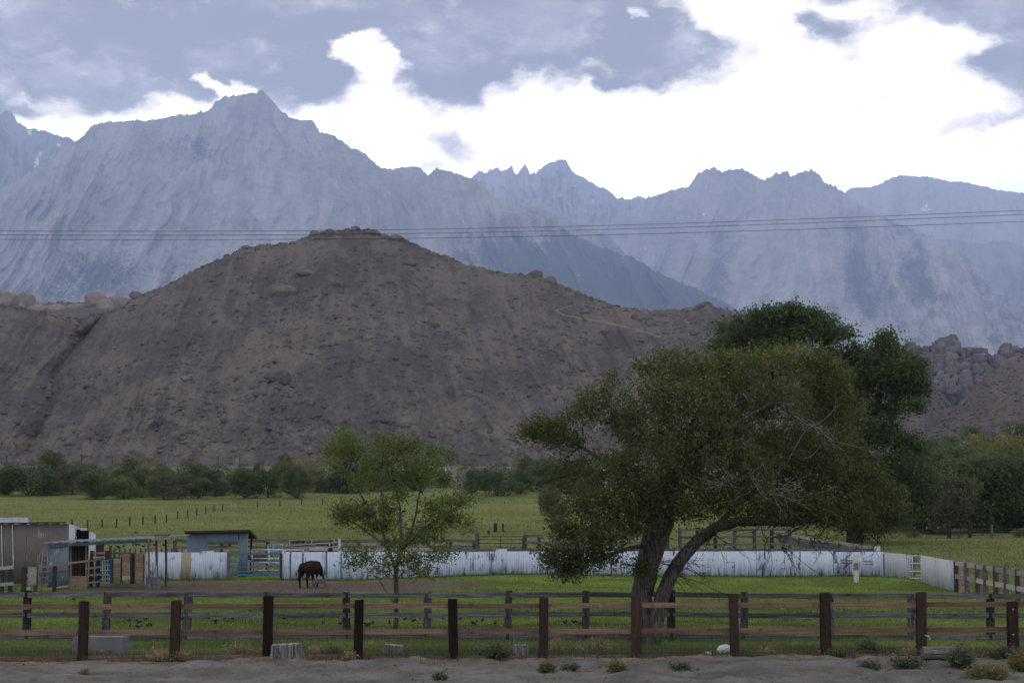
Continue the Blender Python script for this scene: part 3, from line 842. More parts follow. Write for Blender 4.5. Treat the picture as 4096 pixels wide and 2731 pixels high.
def scatter_rocks(name, rel, n, smin, smax, seed, matl, weight=None):
    """the countless small stones and low dark shrubs on a slope: one mesh"""
    r = np.random.default_rng(seed)
    u, v = r.random(n * 3), r.random(n * 3)
    if weight is not None:
        jj = (u * (rel.nu - 1)).astype(int); ii = (v * (rel.nv - 1)).astype(int)
        keep = r.random(n * 3) < weight(rel.PX[ii, jj], rel.PY[ii, jj]); u, v = u[keep][:n], v[keep][:n]
    else: u, v = u[:n], v[:n]
    n = len(u)
    p = rel.vat(u, v)
    t = (1 + 5 ** .5) / 2
    ico = np.array([(-1, t, 0), (1, t, 0), (-1, -t, 0), (1, -t, 0), (0, -1, t), (0, 1, t), (0, -1, -t), (0, 1, -t), (t, 0, -1), (t, 0, 1), (-t, 0, -1), (-t, 0, 1)]) / 1.9
    fi = np.array([(0, 11, 5), (0, 5, 1), (0, 1, 7), (0, 7, 10), (0, 10, 11), (1, 5, 9), (5, 11, 4), (11, 10, 2), (10, 7, 6), (7, 1, 8), (3, 9, 4), (3, 4, 2), (3, 2, 6), (3, 6, 8), (3, 8, 9), (4, 9, 5), (2, 4, 11), (6, 2, 10), (8, 6, 7), (9, 8, 1)])
    s = smin * (smax / smin) ** (r.random(n) ** 3.2)
    sc = np.stack([s * r.uniform(.7, 1.5, n), s * r.uniform(.7, 1.2, n), s * r.uniform(.4, .9, n)], -1)
    jit = r.uniform(.7, 1.25, (n, 12, 1))
    V = p[:, None, :] + ico[None] * jit * sc[:, None, :]
    F = fi[None] + (np.arange(n) * 12)[:, None, None]
    o = link(name, np_mesh(name, V.reshape(-1, 3), F.reshape(-1, 3), False), matl)
    return tag(o, kind='stuff')


def rocky(PX, PY):
    w = .35 + .9 * fbm(PX / 150, PY / 110, oct=4, seed=55) + .5 * np.exp(-(((PX - 1500) / 500) ** 2 + ((PY - 1300) / 230) ** 2))
    return np.clip(w, .06, 1)


M_rubble = rock_mat('grey stones', (.080, .070, .068), (.122, .106, .101), (.06, .053, .053))
M_shrub = simple('dark low desert shrubs', (.06, .053, .045), 1, 0, .3, .2)
scatter_rocks('rubble', big_hill, 9000, .22, 2.0, 1, M_rubble, rocky)
scatter_rocks('shrubbery', big_hill, 3000, .2, .6, 2, M_shrub, lambda PX, PY: np.clip(.4 + .9 * fbm(PX / 90, PY / 90, oct=3, seed=14), .05, 1))
scatter_rocks('rubble', right_hill, 1300, .5, 2.0, 3, M_rubble)
scatter_rocks('shrubbery', right_hill, 1500, .5, 1.2, 4, M_shrub)
scatter_rocks('rubble', right_mid, 900, .6, 2.6, 5, M_rubble)
# rocks breaking the skyline of the hill
_r = np.random.default_rng(77)
for seg in ((700, 1640, 150), (80, 640, 60), (1640, 2900, 110)):
    pass
sk_u = np.concatenate([_r.uniform(1230, 1640, 130), _r.uniform(480, 1230, 60), _r.uniform(1640, 2900, 110), _r.uniform(0, 480, 70)])
sk_u = (sk_u - big_hill.PX[0, 0]) / (big_hill.PX[0, -1] - big_hill.PX[0, 0])


class _Sky:
    nu, nv, PX, PY = big_hill.nu, big_hill.nv, big_hill.PX, big_hill.PY
    def vat(s, u, v): return big_hill.vat(np.resize(sk_u, len(u)), .97 + .03 * v)
scatter_rocks('rubble', _Sky(), 370, .5, 2.2, 6, M_rubble)

# tan granite domes behind the left shoulder
t = empty('rock_outcrop', P(300, 1240, 1700), 'tan granite domes behind the left shoulder of the brown hill', 'rock outcrop')
for i, (cx, top, w, hgt) in enumerate([(20, 1150, 90, 90), (60, 1168, 70, 70), (98, 1150, 60, 80), (135, 1180, 60, 60), (180, 1205, 90, 50), (230, 1197, 70, 55), (280, 1205, 60, 40), (310, 1192, 60, 50), (385, 1150, 75, 100), (362, 1170, 40, 70),
                                      (425, 1178, 60, 70), (465, 1163, 85, 80), (500, 1175, 60, 60), (-40, 1140, 110, 100), (345, 1200, 50, 50), (150, 1200, 60, 50), (260, 1215, 70, 40), (410, 1205, 60, 40), (520, 1190, 50, 50)]):
    D = 1690 + (i % 5) * 8; s = D / F_PX
    c = P(cx, top + 22 + hgt * .5, D)
    o = link('dome', DOMES[i % 4], parent=t, loc=c - t.location); o.scale = (w * s * .80, w * s * .8, hgt * s * .66); o.rotation_euler = (0, 0, i * 1.3)
# jumbled blocks on the right
t = empty('rock_outcrop', P(3850, 1560, 1900), 'jumbled purplish granite blocks rising behind the right hill slope', 'rock outcrop')
prof = np.array([(370, 335), (415, 332), (460, 350), (510, 420), (570, 380), (650, 375), (690, 330), (740, 285), (790, 285), (860, 255), (920, 280), (940, 370), (980, 400), (1050, 395), (1200, 400), (1260, 415), (1310, 490), (1380, 490), (1430, 400), (1500, 345), (1560, 375), (1620, 385), (1640, 410), (1760, 400), (1900, 420)], float)
_rr = random.Random(5)
blocks = []
for x in range(372, 1900, 34):
    blocks.append((x + _rr.uniform(-8, 8), None, _rr.uniform(60, 95), _rr.uniform(70, 120), 0))
blocks += [(415, 330, 85, 150, -4), (885, 252, 95, 130, -4), (775, 285, 75, 120, -2), (1500, 342, 120, 110, -4), (705, 325, 60, 110, -3), (1590, 378, 60, 80, -3)]
for row in range(1, 9):
    for x in range(372, 1900, 78):
        blocks.append((x + _rr.uniform(-30, 30), 'row%d' % row, _rr.uniform(60, 150), _rr.uniform(90, 190), row))
for i, (x, top, w, h, row) in enumerate(blocks):
    pt = np.interp(x, prof[:, 0], prof[:, 1])
    ty = top if isinstance(top, (int, float)) else pt + (0 if row == 0 else row * 62 + _rr.uniform(-22, 22))
    D = 1890 - max(row, 0) * 17 + _rr.uniform(-6, 6); s = D / F_PX * .3508
    c = P(3500 + .3508 * x, 1250 + .3508 * (ty + h * .5), D)
    o = link('block', BLOCKS[i % 7], parent=t, loc=c - t.location)
    o.scale = (w * s * .58, w * s * .55, h * s * .62); o.rotation_euler = (_rr.uniform(-.2, .2), _rr.uniform(-.3, .3), _rr.uniform(-.7, .7))

# ------------------------------------------------------------------ the two plank fences
def jit(a): return random.uniform(-a, a)


def post(name, base, top_z, w, d, matl, parent, lean=(0, 0), sunk=.25):
    m = MB(); x, y, z = base
    h = top_z - z
    c = .012
    def ring(cx, cy, zz, s=1.0):
        hw, hd = w / 2 * s, d / 2 * s
        return [(cx - hw + c, cy - hd, zz), (cx + hw - c, cy - hd, zz), (cx + hw, cy - hd + c, zz), (cx + hw, cy + hd - c, zz), (cx + hw - c, cy + hd, zz), (cx - hw + c, cy + hd, zz), (cx - hw, cy + hd - c, zz), (cx - hw, cy - hd + c, zz)]
    zs = [-sunk, 0, h * .5, h - .02, h]
    vs_ = []
    for i, zz in enumerate(zs):
        f = max(zz, 0) / h
        vs_ += ring(x + lean[0] * f + (jit(.008) if 0 < i < 4 else 0), y + lean[1] * f, z + zz, (1.03, 1.02, 1, 1, .93)[i])
    fs = []
    for i in range(len(zs) - 1):
        for k in range(8): fs.append((i * 8 + k, i * 8 + (k + 1) % 8, (i + 1) * 8 + (k + 1) % 8, (i + 1) * 8 + k))
    sl, sl2 = jit(.05), jit(.03)
    for k in range(8): q_ = vs_[32 + k]; vs_[32 + k] = (q_[0], q_[1], q_[2] + (q_[0] - x - lean[0]) * sl * 2 + jit(.006) + sl2 * .2)
    fs.append(tuple(range(32, 40)))
    m.add(vs_, fs)
    return own(m.build(name, matl, parent), Vector(base) - Vector(parent.location) if parent else base)


def board(name, a, b, h, t, matl, parent, waves=.012, up=(0, 0, 1)):
    """a plank with a slightly uneven edge"""
    a, b = Vector(a), Vector(b); n = 5
    d = (b - a).normalized(); side = d.cross(Vector(up)).normalized(); u = side.cross(d)
    m = MB(); vs_ = []
    for i in range(n):
        p = a.lerp(b, i / (n - 1)) + u * (jit(waves) if 0 < i < n - 1 else 0)
        hh = h * random.uniform(.95, 1.03) / 2
        for s1, s2 in ((-1, -1), (1, -1), (1, 1), (-1, 1)): vs_.append(p + side * s1 * t / 2 + u * s2 * hh)
    fs = [(0, 1, 2, 3), tuple((n - 1) * 4 + k for k in (3, 2, 1, 0))]
    for i in range(n - 1):
        for k in range(4): fs.append((i * 4 + k, (i + 1) * 4 + k, (i + 1) * 4 + (k + 1) % 4, i * 4 + (k + 1) % 4))
    m.add(vs_, fs)
    return own(m.build(name, matl, parent), (a + b) / 2 - (Vector(parent.location) if parent else Vector()))


FD = 43.0
f_posts = [(-40, 2402, 2636), (329, 2403, 2636), (697, 2400, 2630), (1071, 2383, 2632), (1432, 2396, 2608), (1815, 2393, 2606), (2172, 2388, 2606), (2546, 2380, 2616), (2938, 2373, 2613), (3304, 2370, 2608), (3687, 2368, 2620), (4053, 2404, 2612), (4420, 2390, 2612)]
ff = empty('plank_fence', (0, FD, 0), 'nearer fence of brown posts with two red brown rails at the dirt edge', 'fence')
red = simple('fresh post', (.06, .026, .02), .85, 0, .3, 9)
for i, (px, ty, by) in enumerate(f_posts):
    p = P(px, by, FD); top = P(px, ty, FD)
    p.z = GV(p.x, FD) - .02
    o = post('post', p, top.z, .24 * random.uniform(.92, 1.06) if i not in (4, 8) else .215, .2, M_post_brown, ff, (jit(.035), jit(.03)))
    if i == 11:
        m = MB()
        for yy in (2436, 2536, 2600):
            q = P(px, yy, FD - .11); m.tube([q + Vector((0, -.015, 0)), q + Vector((0, .03, 0))], .018, 8)
        m.build('bolt', M_white, ff)
for rail, (yl, yr, h, t) in enumerate(((2426, 2416, .128, .05), (2530, 2517, .128, .05), (2627, 2612, .15, .05))):
    for i in range(len(f_posts) - 1):
        xa, xb = f_posts[i][0], f_posts[i + 1][0]
        ya, yb = [yl + (yr - yl) * x / 4096 + jit(1.2) for x in (xa, xb)]
        a, b = P(xa + 12, ya, FD + .06), P(xb - 12, yb, FD + .06)
        if rail == 2:
            a.z, b.z = GV(a.x, FD) + .05, GV(b.x, FD) + .05
            if i > 3: a.z -= .05; b.z -= .05
        board('rail', a, b, h, t, M_rail_red, ff, .008)
# fine wire mesh stapled behind the rails
m = MB()
xs = np.arange(P(-60, 2500, FD).x, P(4440, 2500, FD).x, .10)
for x in xs:
    m.box((x, FD + .125, GV(x, FD) + .42), (.0018, .0018, .84))
for j in range(9):
    z = .03 + j * .1
    m.beam((xs[0], FD + .128, .04 + z), (xs[-1], FD + .128, .14 + z), .0018, .0018)
tag(m.build('wire_mesh', M_wire, ff), kind='stuff')

BD = 50.5
b_posts = [(-215, 2372), (105, 2362), (422, 2366), (746, 2366), (1065, 2366), (1387, 2367), (1707, 2368), (2031, 2361), (2343, 2361), (2686, 2358), (2975, 2366), (3322, 2372), (3649, 2373), (3962, 2374), (4290, 2380)]
bf = empty('plank_fence', (0, BD, 0), 'farther fence of grey weathered posts and rails in the grass behind the brown one', 'fence')
for i, (px, ty) in enumerate(b_posts):
    p = P(px, 2550, BD); top = P(px, ty, BD); p.z = GV(p.x, BD)
    post('post', p, top.z, .205 if i % 3 else .23, .2, M_post_grey if i % 4 != 1 else M_post_dark, bf, (jit(.045), jit(.04)))
for yl, yr in ((2377, 2384), (2458, 2462), (2546, 2548)):
    for i in range(len(b_posts) - 1):
        xa, xb = b_posts[i][0], b_posts[i + 1][0]
        dip = -14 if (i == 0 and yl == 2458) else 0
        ya, yb = [yl + (yr - yl) * x / 4096 + (-4 if 1800 < x < 2700 else 0) + jit(2) for x in (xa, xb)]
        board('rail', P(xa + 6, ya - dip, BD - .12), P(xb - 6, yb, BD - .12), .145, .05, M_rail_grey, bf, .014)
m = MB()
xs = np.arange(P(-240, 2500, BD).x, P(4300, 2500, BD).x, .15)
for x in xs: m.box((x, BD + .13, GV(x, BD) + .55), (.0026, .0026, 1.1))
for j in range(8): m.beam((xs[0], BD + .133, .1 + j * .14), (xs[-1], BD + .133, .1 + j * .14), .0026, .0026)
tag(m.build('wire_mesh', M_wire, bf), kind='stuff')


# ------------------------------------------------------------------ corrugated iron
def sheet(name, a, b, za, zb, matl, parent, pitch=.10, amp=.021, ragged=.03, z0=None):
    """one corrugated sheet standing from a to b, tops at za and zb"""
    a, b = Vector(a), Vector(b); d = b - a; L = math.hypot(d.x, d.y)
    n = max(8, int(L / pitch * 4)); nr = Vector((d.y, -d.x, 0)) / L
    ph = random.uniform(0, 6); V = []; tl, bl = jit(ragged * .6), jit(ragged)
    for side in (0, 1):
        for r in range(3):
            for i in range(n + 1):
                t = i / n; q = a.lerp(b, t)
                off = amp * math.sin(2 * math.pi * t * L / pitch + ph) - side * .004
                zb_ = q.z + bl + jit(ragged * .15); zt = za + (zb - za) * t + tl * .5
                z = zb_ + (zt - zb_) * r / 2
                V.append((q.x + nr.x * off, q.y + nr.y * off, z))
    k = n + 1; Fs = []
    for side in (0, 1):
        o = side * 3 * k
        for r in range(2):
            for i in range(n):
                f = (o + r * k + i, o + r * k + i + 1, o + (r + 1) * k + i + 1, o + (r + 1) * k + i)
                Fs.append(f if side == 0 else f[::-1])
    o = 3 * k
    for i in range(n): Fs += [(i + 1, i, o + i, o + i + 1), (2 * k + i, 2 * k + i + 1, o + 2 * k + i + 1, o + 2 * k + i)]
    for r in range(2): Fs += [(r * k, (r + 1) * k, o + (r + 1) * k, o + r * k), ((r + 1) * k + n, r * k + n, o + r * k + n, o + (r + 1) * k + n)]
    m = MB(); m.add(V, Fs)
    ob = m.build(name, matl, parent, smooth=True)
    return own(ob, a - Vector(parent.location))


WD = 102.0


def at_fence(px, D=WD):
    p = P(px, 2310, D); p.z = GV(p.x, D) - .03; return p


# left run, with its tan sheet
wf = empty('corrugated_fence', at_fence(745), 'left run of white corrugated iron fence with one tan sheet, beside the blue gate', 'fence')
edges = [583, 628, 665, 722, 762, 807, 850, 876, 908]
for i in range(len(edges) - 1):
    tan = i == 3
    a, b = at_fence(edges[i]), at_fence(edges[i + 1] + 2)
    a.y += .02 * (i % 2); b.y += .02 * (i % 2)
    ty = 2207 - (3 if i == 5 else 0)
    sheet('sheet', a, b, P(edges[i], ty + jit(1), WD).z, P(edges[i + 1], ty + jit(1), WD).z, M_tin_tan if tan else M_tin_white, wf)
    if tan: wf.children[-1]['label'] = 'tan painted sheet'
# main run
wf = empty('corrugated_fence', at_fence(2300), 'long white corrugated iron fence running from the blue gate to the right opening', 'fence')
edges = [1126, 1164, 1214, 1262, 1308, 1361]
x = 1361
while x < 3400: x += random.choice((42, 45, 47, 50, 40)); edges.append(x)
edges = [e for e in edges if e < 3370] + [3372, 3408, 3448, 3492, 3538]
n = len(edges)
for i in range(n - 1):
    ea, eb = edges[i], edges[i + 1]
    raised = abs((ea + eb) / 2 - 1990) < 24
    gap = 7 if i in (0, 1, 3) else -2
    a, b = at_fence(ea), at_fence(eb - gap); dy = .018 * (i % 2); a.y += dy; b.y += dy
    ty = 2206 + (-2 if 2000 < ea < 3300 else 0) - (11 if raised else 0)
    sheet('sheet', a, b, P(ea, ty + jit(1), WD).z, P(eb, ty + jit(1), WD).z, M_tin_white, wf)
# battens seen between and behind the sheets
for px, w in ((1160.5, .15), (1210.5, .15), (1304.5, .16), (1364, .06), (1965, .05), (2966, .13), (3537, .06)):
    p = at_fence(px); board('batten', p + Vector((0, .06 if w > .06 else -.05, 0)), Vector((p.x, p.y + (.06 if w > .06 else -.05), P(px, 2212, WD).z)), .05, w, M_pipe_blue, wf, .002, up=(0, 1, 0))
# the right end bends towards the viewer
for i, (ea, eb, da, db) in enumerate(((3538, 3580, 102, 100.6), (3580, 3625, 100.6, 99))):
    a, b = at_fence(ea, da), at_fence(eb, db)
    sheet('sheet', a, b, P(ea, 2207 + 5 * i, da).z, P(eb, 2211 + 5 * i, db).z, M_tin_cream, wf)
lean = sheet('sheet', at_fence(3623, 98.7), at_fence(3643, 98.2), P(3630, 2218, 98.7).z, P(3643, 2219, 98).z, M_tin_cream, wf)
lean.rotation_euler = (0, .09, 0)
# red brush marks: a seven-like mark and a bar, each crossed by bare ribs
mk = MB(); mk2 = MB()
def mark(m, px0, py0, px1, py1, w):
    a, b = P(px0, py0, WD - .045), P(px1, py1, WD - .045); m.beam(a, b, .006, w, up=(0, 0, 1) if abs(b.x - a.x) > .1 else (1, 0, 0))
for px0 in np.arange(3364, 3406, 5.2):
    mark(mk, px0, 2240 + jit(1), px0 + 3.6, 2240 + jit(1), .085); mark(mk, px0 - 1, 2250 + jit(1), px0 + 3, 2250 + jit(1), .075)
for t in np.linspace(0, 1, 8):
    mark(mk, 3398 - 24 * t - 3, 2253 + 18 * t, 3398 - 24 * t + 2, 2253 + 18 * t + .5, .07)
for px0 in np.arange(3452, 3492, 5.0):
    mark(mk2, px0, 2244 + jit(1), px0 + 3.4, 2244 + jit(1), .06); mark(mk2, px0 + 2, 2255 + jit(1), px0 + 5, 2255 + jit(1), .055)
for q_ in (mk, mk2): tag(q_.build('red_brand_mark', M_red_paint, wf), kind='stuff')
# right panel beyond the opening
wp = empty('corrugated_fence', at_fence(3755, 90), 'short slanting corrugated fence panel at the far right, joining the plank fence', 'fence')
es = [(3685, 95), (3712, 93), (3736, 91.4), (3760, 89.8), (3782, 88.2), (3804, 86.6), (3824, 85)]
for i in range(len(es) - 1):
    (ea, da), (eb, db) = es[i], es[i + 1]
    t0, t1 = i / 6, (i + 1) / 6
    a, b = P(ea, 2336 + 27 * t0, da), P(eb, 2336 + 27 * t1, db)
    a.z, b.z = min(a.z, GV(a.x, a.y) + .04), min(b.z, GV(b.x, b.y) + .04)
    sheet('sheet', a, b, P(ea, 2220 + 23 * t0, da).z, P(eb, 2220 + 23 * t1, db).z, M_tin_cream, wp, ragged=.05)


def pipe_gate(name, a_px, b_px, D, ys, r, matl, label, cat='gate', group=None, diag=(), uprights=(0, 1), D2=None, n=6):
    D2 = D2 or D
    yl = ys[-1] if not isinstance(ys[-1], tuple) else sum(ys[-1]) / 2
    t = empty(name, P((a_px + b_px) / 2, yl, (D + D2) / 2), label, cat, group)
    for y in ys:
        ya, yb = y if isinstance(y, tuple) else (y, y)
        own(MB().tube([P(a_px, ya, D), P(b_px, yb, D2)], r, n).build('rail', matl, t, True), P(a_px, ya, D) - t.location)
    y0, y1 = ys[0], ys[-1]
    g = lambda y, f: (y[0] + (y[1] - y[0]) * f) if isinstance(y, tuple) else y
    for f in uprights:
        px, d = a_px + (b_px - a_px) * f, D + (D2 - D) * f
        own(MB().tube([P(px, g(y0, f) - 2, d + .001), P(px, g(y1, f) + 2, d + .001)], r * 1.05, n).build('upright', matl, t, True), P(px, g(y1, f), d) - t.location)
    for fa, fb in diag:
        pa, pb = P(a_px + (b_px - a_px) * fa, g(y0, fa), D - .04), P(a_px + (b_px - a_px) * fb, g(y1, fb), D - .04)
        own(MB().beam(pa, pb, .03, .16, up=(0, 1, 0)).build('brace', matl, t), pa - t.location)
    return t


# blue gate in the white fence: flat boards with crossing braces
bg = empty('blue_gate', at_fence(1020), 'blue five rail gate with slanting braces set in the white corrugated fence', 'gate')
for y, h in ((2216, .11), (2246, .09), (2267, .07), (2285, .08), (2299, .13)):
    board('rail', P(917, y, WD - .05), P(1122, y - 3, WD - .05), h, .04, M_pipe_blue, bg, .004)
for fa, fb in ((974, 935), (996, 1042), (1102, 1060)):
    board('brace', P(fa, 2214, WD - .10), P(fb, 2302, WD - .10), .15, .03, M_pipe_blue, bg, .002, up=(0, 1, 0))
for px in (917, 1121): board('stile', P(px, 2306, WD - .09), P(px, 2210, WD - .09), .03, .12, M_pipe_blue, bg, .002, up=(0, 1, 0))
gp = empty('gate_post', at_fence(911), 'reddish brown gate post between the white fence and the blue gate', 'post')
post('timber', at_fence(911, WD - .1), P(911, 2209, WD).z, .11, .14, M_rail_red, gp)
gp = empty('gate_post', at_fence(1124), 'dark gate post at the right side of the blue gate', 'post')
post('timber', at_fence(1124, WD - .1), P(1124, 2212, WD).z, .10, .14, M_post_dark, gp)
pipe_gate('pipe_gate', 3640, 3686, 97.5, [2222, 2252, 2284, 2312], .035, M_white, 'white pipe rails closing the right opening of the corrugated fence', D2=95.5, uprights=(.2,))
gp = empty('gate_post', P(3650, 2312, 98), 'grey round post behind the white pipe rails of the right opening', 'post')
own(MB().tube([P(3652, 2318, 98), P(3652, 2212, 98)], .11, 10).build('timber', M_post_grey, gp), (0, 0, 0))

# weathered plank fence leaving on the right
rf = empty('plank_fence', P(3960, 2380, 80), 'pale weathered two rail fence running off right from the corrugated panel', 'fence')
rp = [(3826, 85), (3868, 83.2), (3910, 81.6), (3945, 80), (3985, 78.4), (4025, 77), (4072, 75.6), (4120, 74), (4180, 72)]
for i, (px, d) in enumerate(rp):
    p = P(px, 2380, d + .1); p.z = GV(p.x, d); f = (px - 3826) / 270
    post('post', p, P(px, 2243 + 36 * f, d).z, .20, .2, M_post_grey, rf, (jit(.03), 0))
for ya, yb, h in ((2252, 2294, .22), (2304, 2358, .22)):
    for i in range(0, len(rp) - 2, 2):
        (xa, da), (xb, db) = rp[i], rp[i + 2]
        fa, fb = (xa - 3826) / 270, (xb - 3826) / 270
        board('rail', P(xa - 4, ya + (yb - ya) * fa, da - .06), P(xb + 4, ya + (yb - ya) * fb, db - .06), h, .05, M_board_pale, rf, .02)
for i in range(0, 7, 2):
    (xa, da) = rp[i]; p = P(xa + 22, 2330, da - .8 + .3); p.z = GV(p.x, p.y)
    board('picket', p, Vector((p.x, p.y, p.z + 1.25)), .04, .3, M_board_tan, rf, .004, up=(0, 1, 0))

# lone painted post in the corral
lp = on_ground(3425, 2328)
t = empty('marker_post', lp, 'lone square post with flaking white and rust in the corral before the fence', 'post')
m_rust = wood('flaking rust and white', (.32, .31, .30), (.46, .45, .44), (.16, .075, .03), (3, 3, 1.0), (.10, .05, .03), .1)
nb_ = NB(m_rust); sz = nb_.n('ShaderNodeSeparateXYZ'); nb_.l(nb_.n('ShaderNodeTexCoord').outputs['Object'], sz.inputs[0])
old = nb_.bsdf.inputs['Base Color'].links[0].from_socket
band = nb_.math('MULTIPLY', nb_.step(sz.outputs[2], .62, .72), nb_.step(sz.outputs[2], 1.18, 1.02))
nb_.l(nb_.mix(nb_.math('MULTIPLY', band, .85), old, (.13, .065, .03)), nb_.bsdf.inputs['Base Color'])
post('shaft', lp, P(3425, 2218, lp.y).z, .25, .2, m_rust, t)

# ------------------------------------------------------------------ pens behind the white fence
bk = empty('plank_fence', P(1600, 2200, 130), 'grey rail fence along the back of the pens, before the pasture', 'fence')
xs = list(range(700, 1910, 92))
for px in xs:
    p = P(px, 2222, 130); p.z = GV(p.x, 130); post('post', p, P(px, 2162 + jit(4), 130).z, .26, .2, M_post_grey, bk, (jit(.04), 0))
for i in range(len(xs) - 1):
    for y, h in ((2162, .24), (2187, .2)):
        board('rail', P(xs[i], y + jit(1.5), 129.8), P(xs[i + 1], y + jit(1.5), 129.8), h, .06, M_rail_grey, bk, .02)
bk2 = empty('plank_fence', P(2200, 2200, 130), 'grey rail fence right of the dark pipe gate at the back of the pens', 'fence')
xs = [2098, 2155, 2230, 2310, 2400, 2490, 2580, 2670]
for px in xs:
    p = P(px, 2222, 130); p.z = GV(p.x, 130); post('post', p, P(px, 2138, 130).z, .28, .22, M_post_grey, bk2, (jit(.04), 0))
for i in range(len(xs) - 1):
    for y, h in ((2142, .18), (2170, .18)): board('rail', P(xs[i], y + jit(1), 129.8), P(xs[i + 1], y + jit(1), 129.8), h, .06, M_rail_grey, bk2, .02)
pipe_gate('pipe_gate', 1916, 2090, 129, [2145, 2157, 2171, 2186, 2197], .03, M_pipe_dark, 'dark pipe gate standing at the back of the pens before yellow grass', uprights=(0, .5, 1))
gp = empty('gate_post', P(1908, 2215, 129), 'tall weathered post left of the dark pipe gate', 'post')
p = P(1908, 2222, 129.3); p.z = GV(p.x, 129); post('timber', p, P(1908, 2131, 129).z, .3, .24, M_post_grey, gp)
bk3 = empty('plank_fence', P(2900, 2180, 132), 'three rail timber fence behind the white fence under the big tree', 'fence')
xs = [2720, 2790, 2862, 2940, 3020, 3090, 3160]
for px in xs:
    p = P(px, 2225, 132); p.z = GV(p.x, 132); post('post', p, P(px, 2112 + jit(3), 132).z, .26, .22, M_post_dark if px % 4 else M_post_grey, bk3, (jit(.05), 0))
for i in range(len(xs) - 1):
    for y, h in ((2118, .16), (2146, .16), (2176, .16)): board('rail', P(xs[i], y + jit(2), 131.8), P(xs[i + 1], y + jit(2), 131.8), h, .06, M_rail_grey, bk3, .02)
# long level board on top of the second pen fence
pb = empty('plank_fence', P(2400, 2200, 112), 'long level top board on posts showing just above the white corrugated fence', 'fence')
xs = [1236, 1322, 1530, 1740, 1838, 2050, 2270, 2480, 2700, 2920, 3140, 3340, 3508]
for i in range(len(xs) - 1):
    white = xs[i] < 1740
    board('board', P(xs[i], 2196 if white else 2198, 112), P(xs[i + 1], 2196 if white else 2198, 112), .20 if white else .17, .06, M_board_pale if white else M_rail_grey, pb, .008)
for px in xs:
    p = P(px, 2280, 112.15); p.z = GV(p.x, 112); post('post', p, P(px, 2190, 112).z, .3, .22, M_post_dark, pb)
p = P(3509, 2194, 111.8); own(MB().box(p, (.34, .3, .34)).build('block', M_white, pb, bevel=.02), p - pb.location)
# rails climbing behind it on the right
dg = empty('plank_fence', P(3300, 2165, 130), 'pale topped plank fence slanting back to the right behind the white fence', 'fence')
dp = [(3120, 2128, 150), (3200, 2145, 144), (3280, 2156, 136), (3360, 2168, 128), (3430, 2180, 121), (3500, 2192, 113)]
for i, (px, py, d) in enumerate(dp):
    p = P(px, py, d); p.z = GV(p.x, d); post('post', p, P(px, py, d).z, .26, .2, M_post_grey, dg)
    if i < len(dp) - 1:
        q = dp[i + 1]
        board('rail', P(px, py + 2, d - .15), P(q[0], q[1] + 2, q[2] - .15), .2, .1, M_board_pale, dg, .01)
        for dz in (18, 30): board('rail', P(px, py + dz, d - .15), P(q[0], q[1] + dz, q[2] - .15), .22, .05, M_rail_grey, dg, .02)
# white pipe pens behind the blue gate
pipe_gate('pipe_fence', 1008, 1132, 108, [2198, 2233, 2250, 2281], .055, M_white, 'white pipe pen fence right behind the blue gate', 'fence', uprights=(0, .54, 1))
pipe_gate('pipe_fence', 1132, 1216, 108, [2199, 2212], .045, M_white, 'short white pipe fence just right of the blue gate top', 'fence', uprights=(.1, .96))
pipe_gate('pipe_fence', 1138, 1352, 114, [(2184, 2167), (2197, 2185)], .04, M_board_pale, 'two sloping white rails above the first white fence sheets', 'fence', uprights=(.55, .84))
pipe_gate('pipe_fence', 1158, 1336, 122, [(2160, 2157), (2175, 2174), (2188, 2186)], .035, M_board_pale, 'low white pipe panel with curved top in front of the grey pickets', 'fence', uprights=(0, .5, 1))
pipe_gate('pipe_gate', 1072, 1130, 118, [2178, 2186, 2206, 2232, 2243], .04, simple('pale blue steel', (.16, .22, .3), .6), 'small pale blue gate behind the white pipe pen', uprights=(0, .35, 1), diag=((.8, .5), (1, .75)))
pk = empty('picket_fence', P(1260, 2210, 125), 'row of uneven dark pickets behind the white pipe panel', 'fence')
for px in np.arange(1162, 1350, 12.5):
    px = px + jit(2); p = P(px, 2215, 125 + jit(.4)); p.z = GV(p.x, 125)
    post('picket', p, P(px, 2163 + jit(6), 125).z, .22, .12, M_post_grey if random.random() < .5 else M_post_dark, pk, (jit(.05), 0))
for y in (2178, 2200): board('rail', P(1158, y, 125.3), P(1350, y, 125.3), .15, .05, M_rail_grey, pk)
t = empty('white_post', P(1357, 2200, 116), 'tall white square post above the white fence by the small tree', 'post')
p = P(1357, 2280, 116); p.z = GV(p.x, 116); post('shaft', p, P(1357, 2153, 116).z, .15, .14, M_white, t)
for px, lab in ((1224, 'left of two brown post tops above the white fence'), (1320, 'right of two brown post tops above the white fence')):
    t = empty('corner_post', P(px, 2280, 107), lab, 'post'); p = P(px, 2285, 107); p.z = GV(p.x, 107); post('shaft', p, P(px, 2191, 107).z, .27, .25, M_board_tan if px == 1224 else M_post_brown, t)
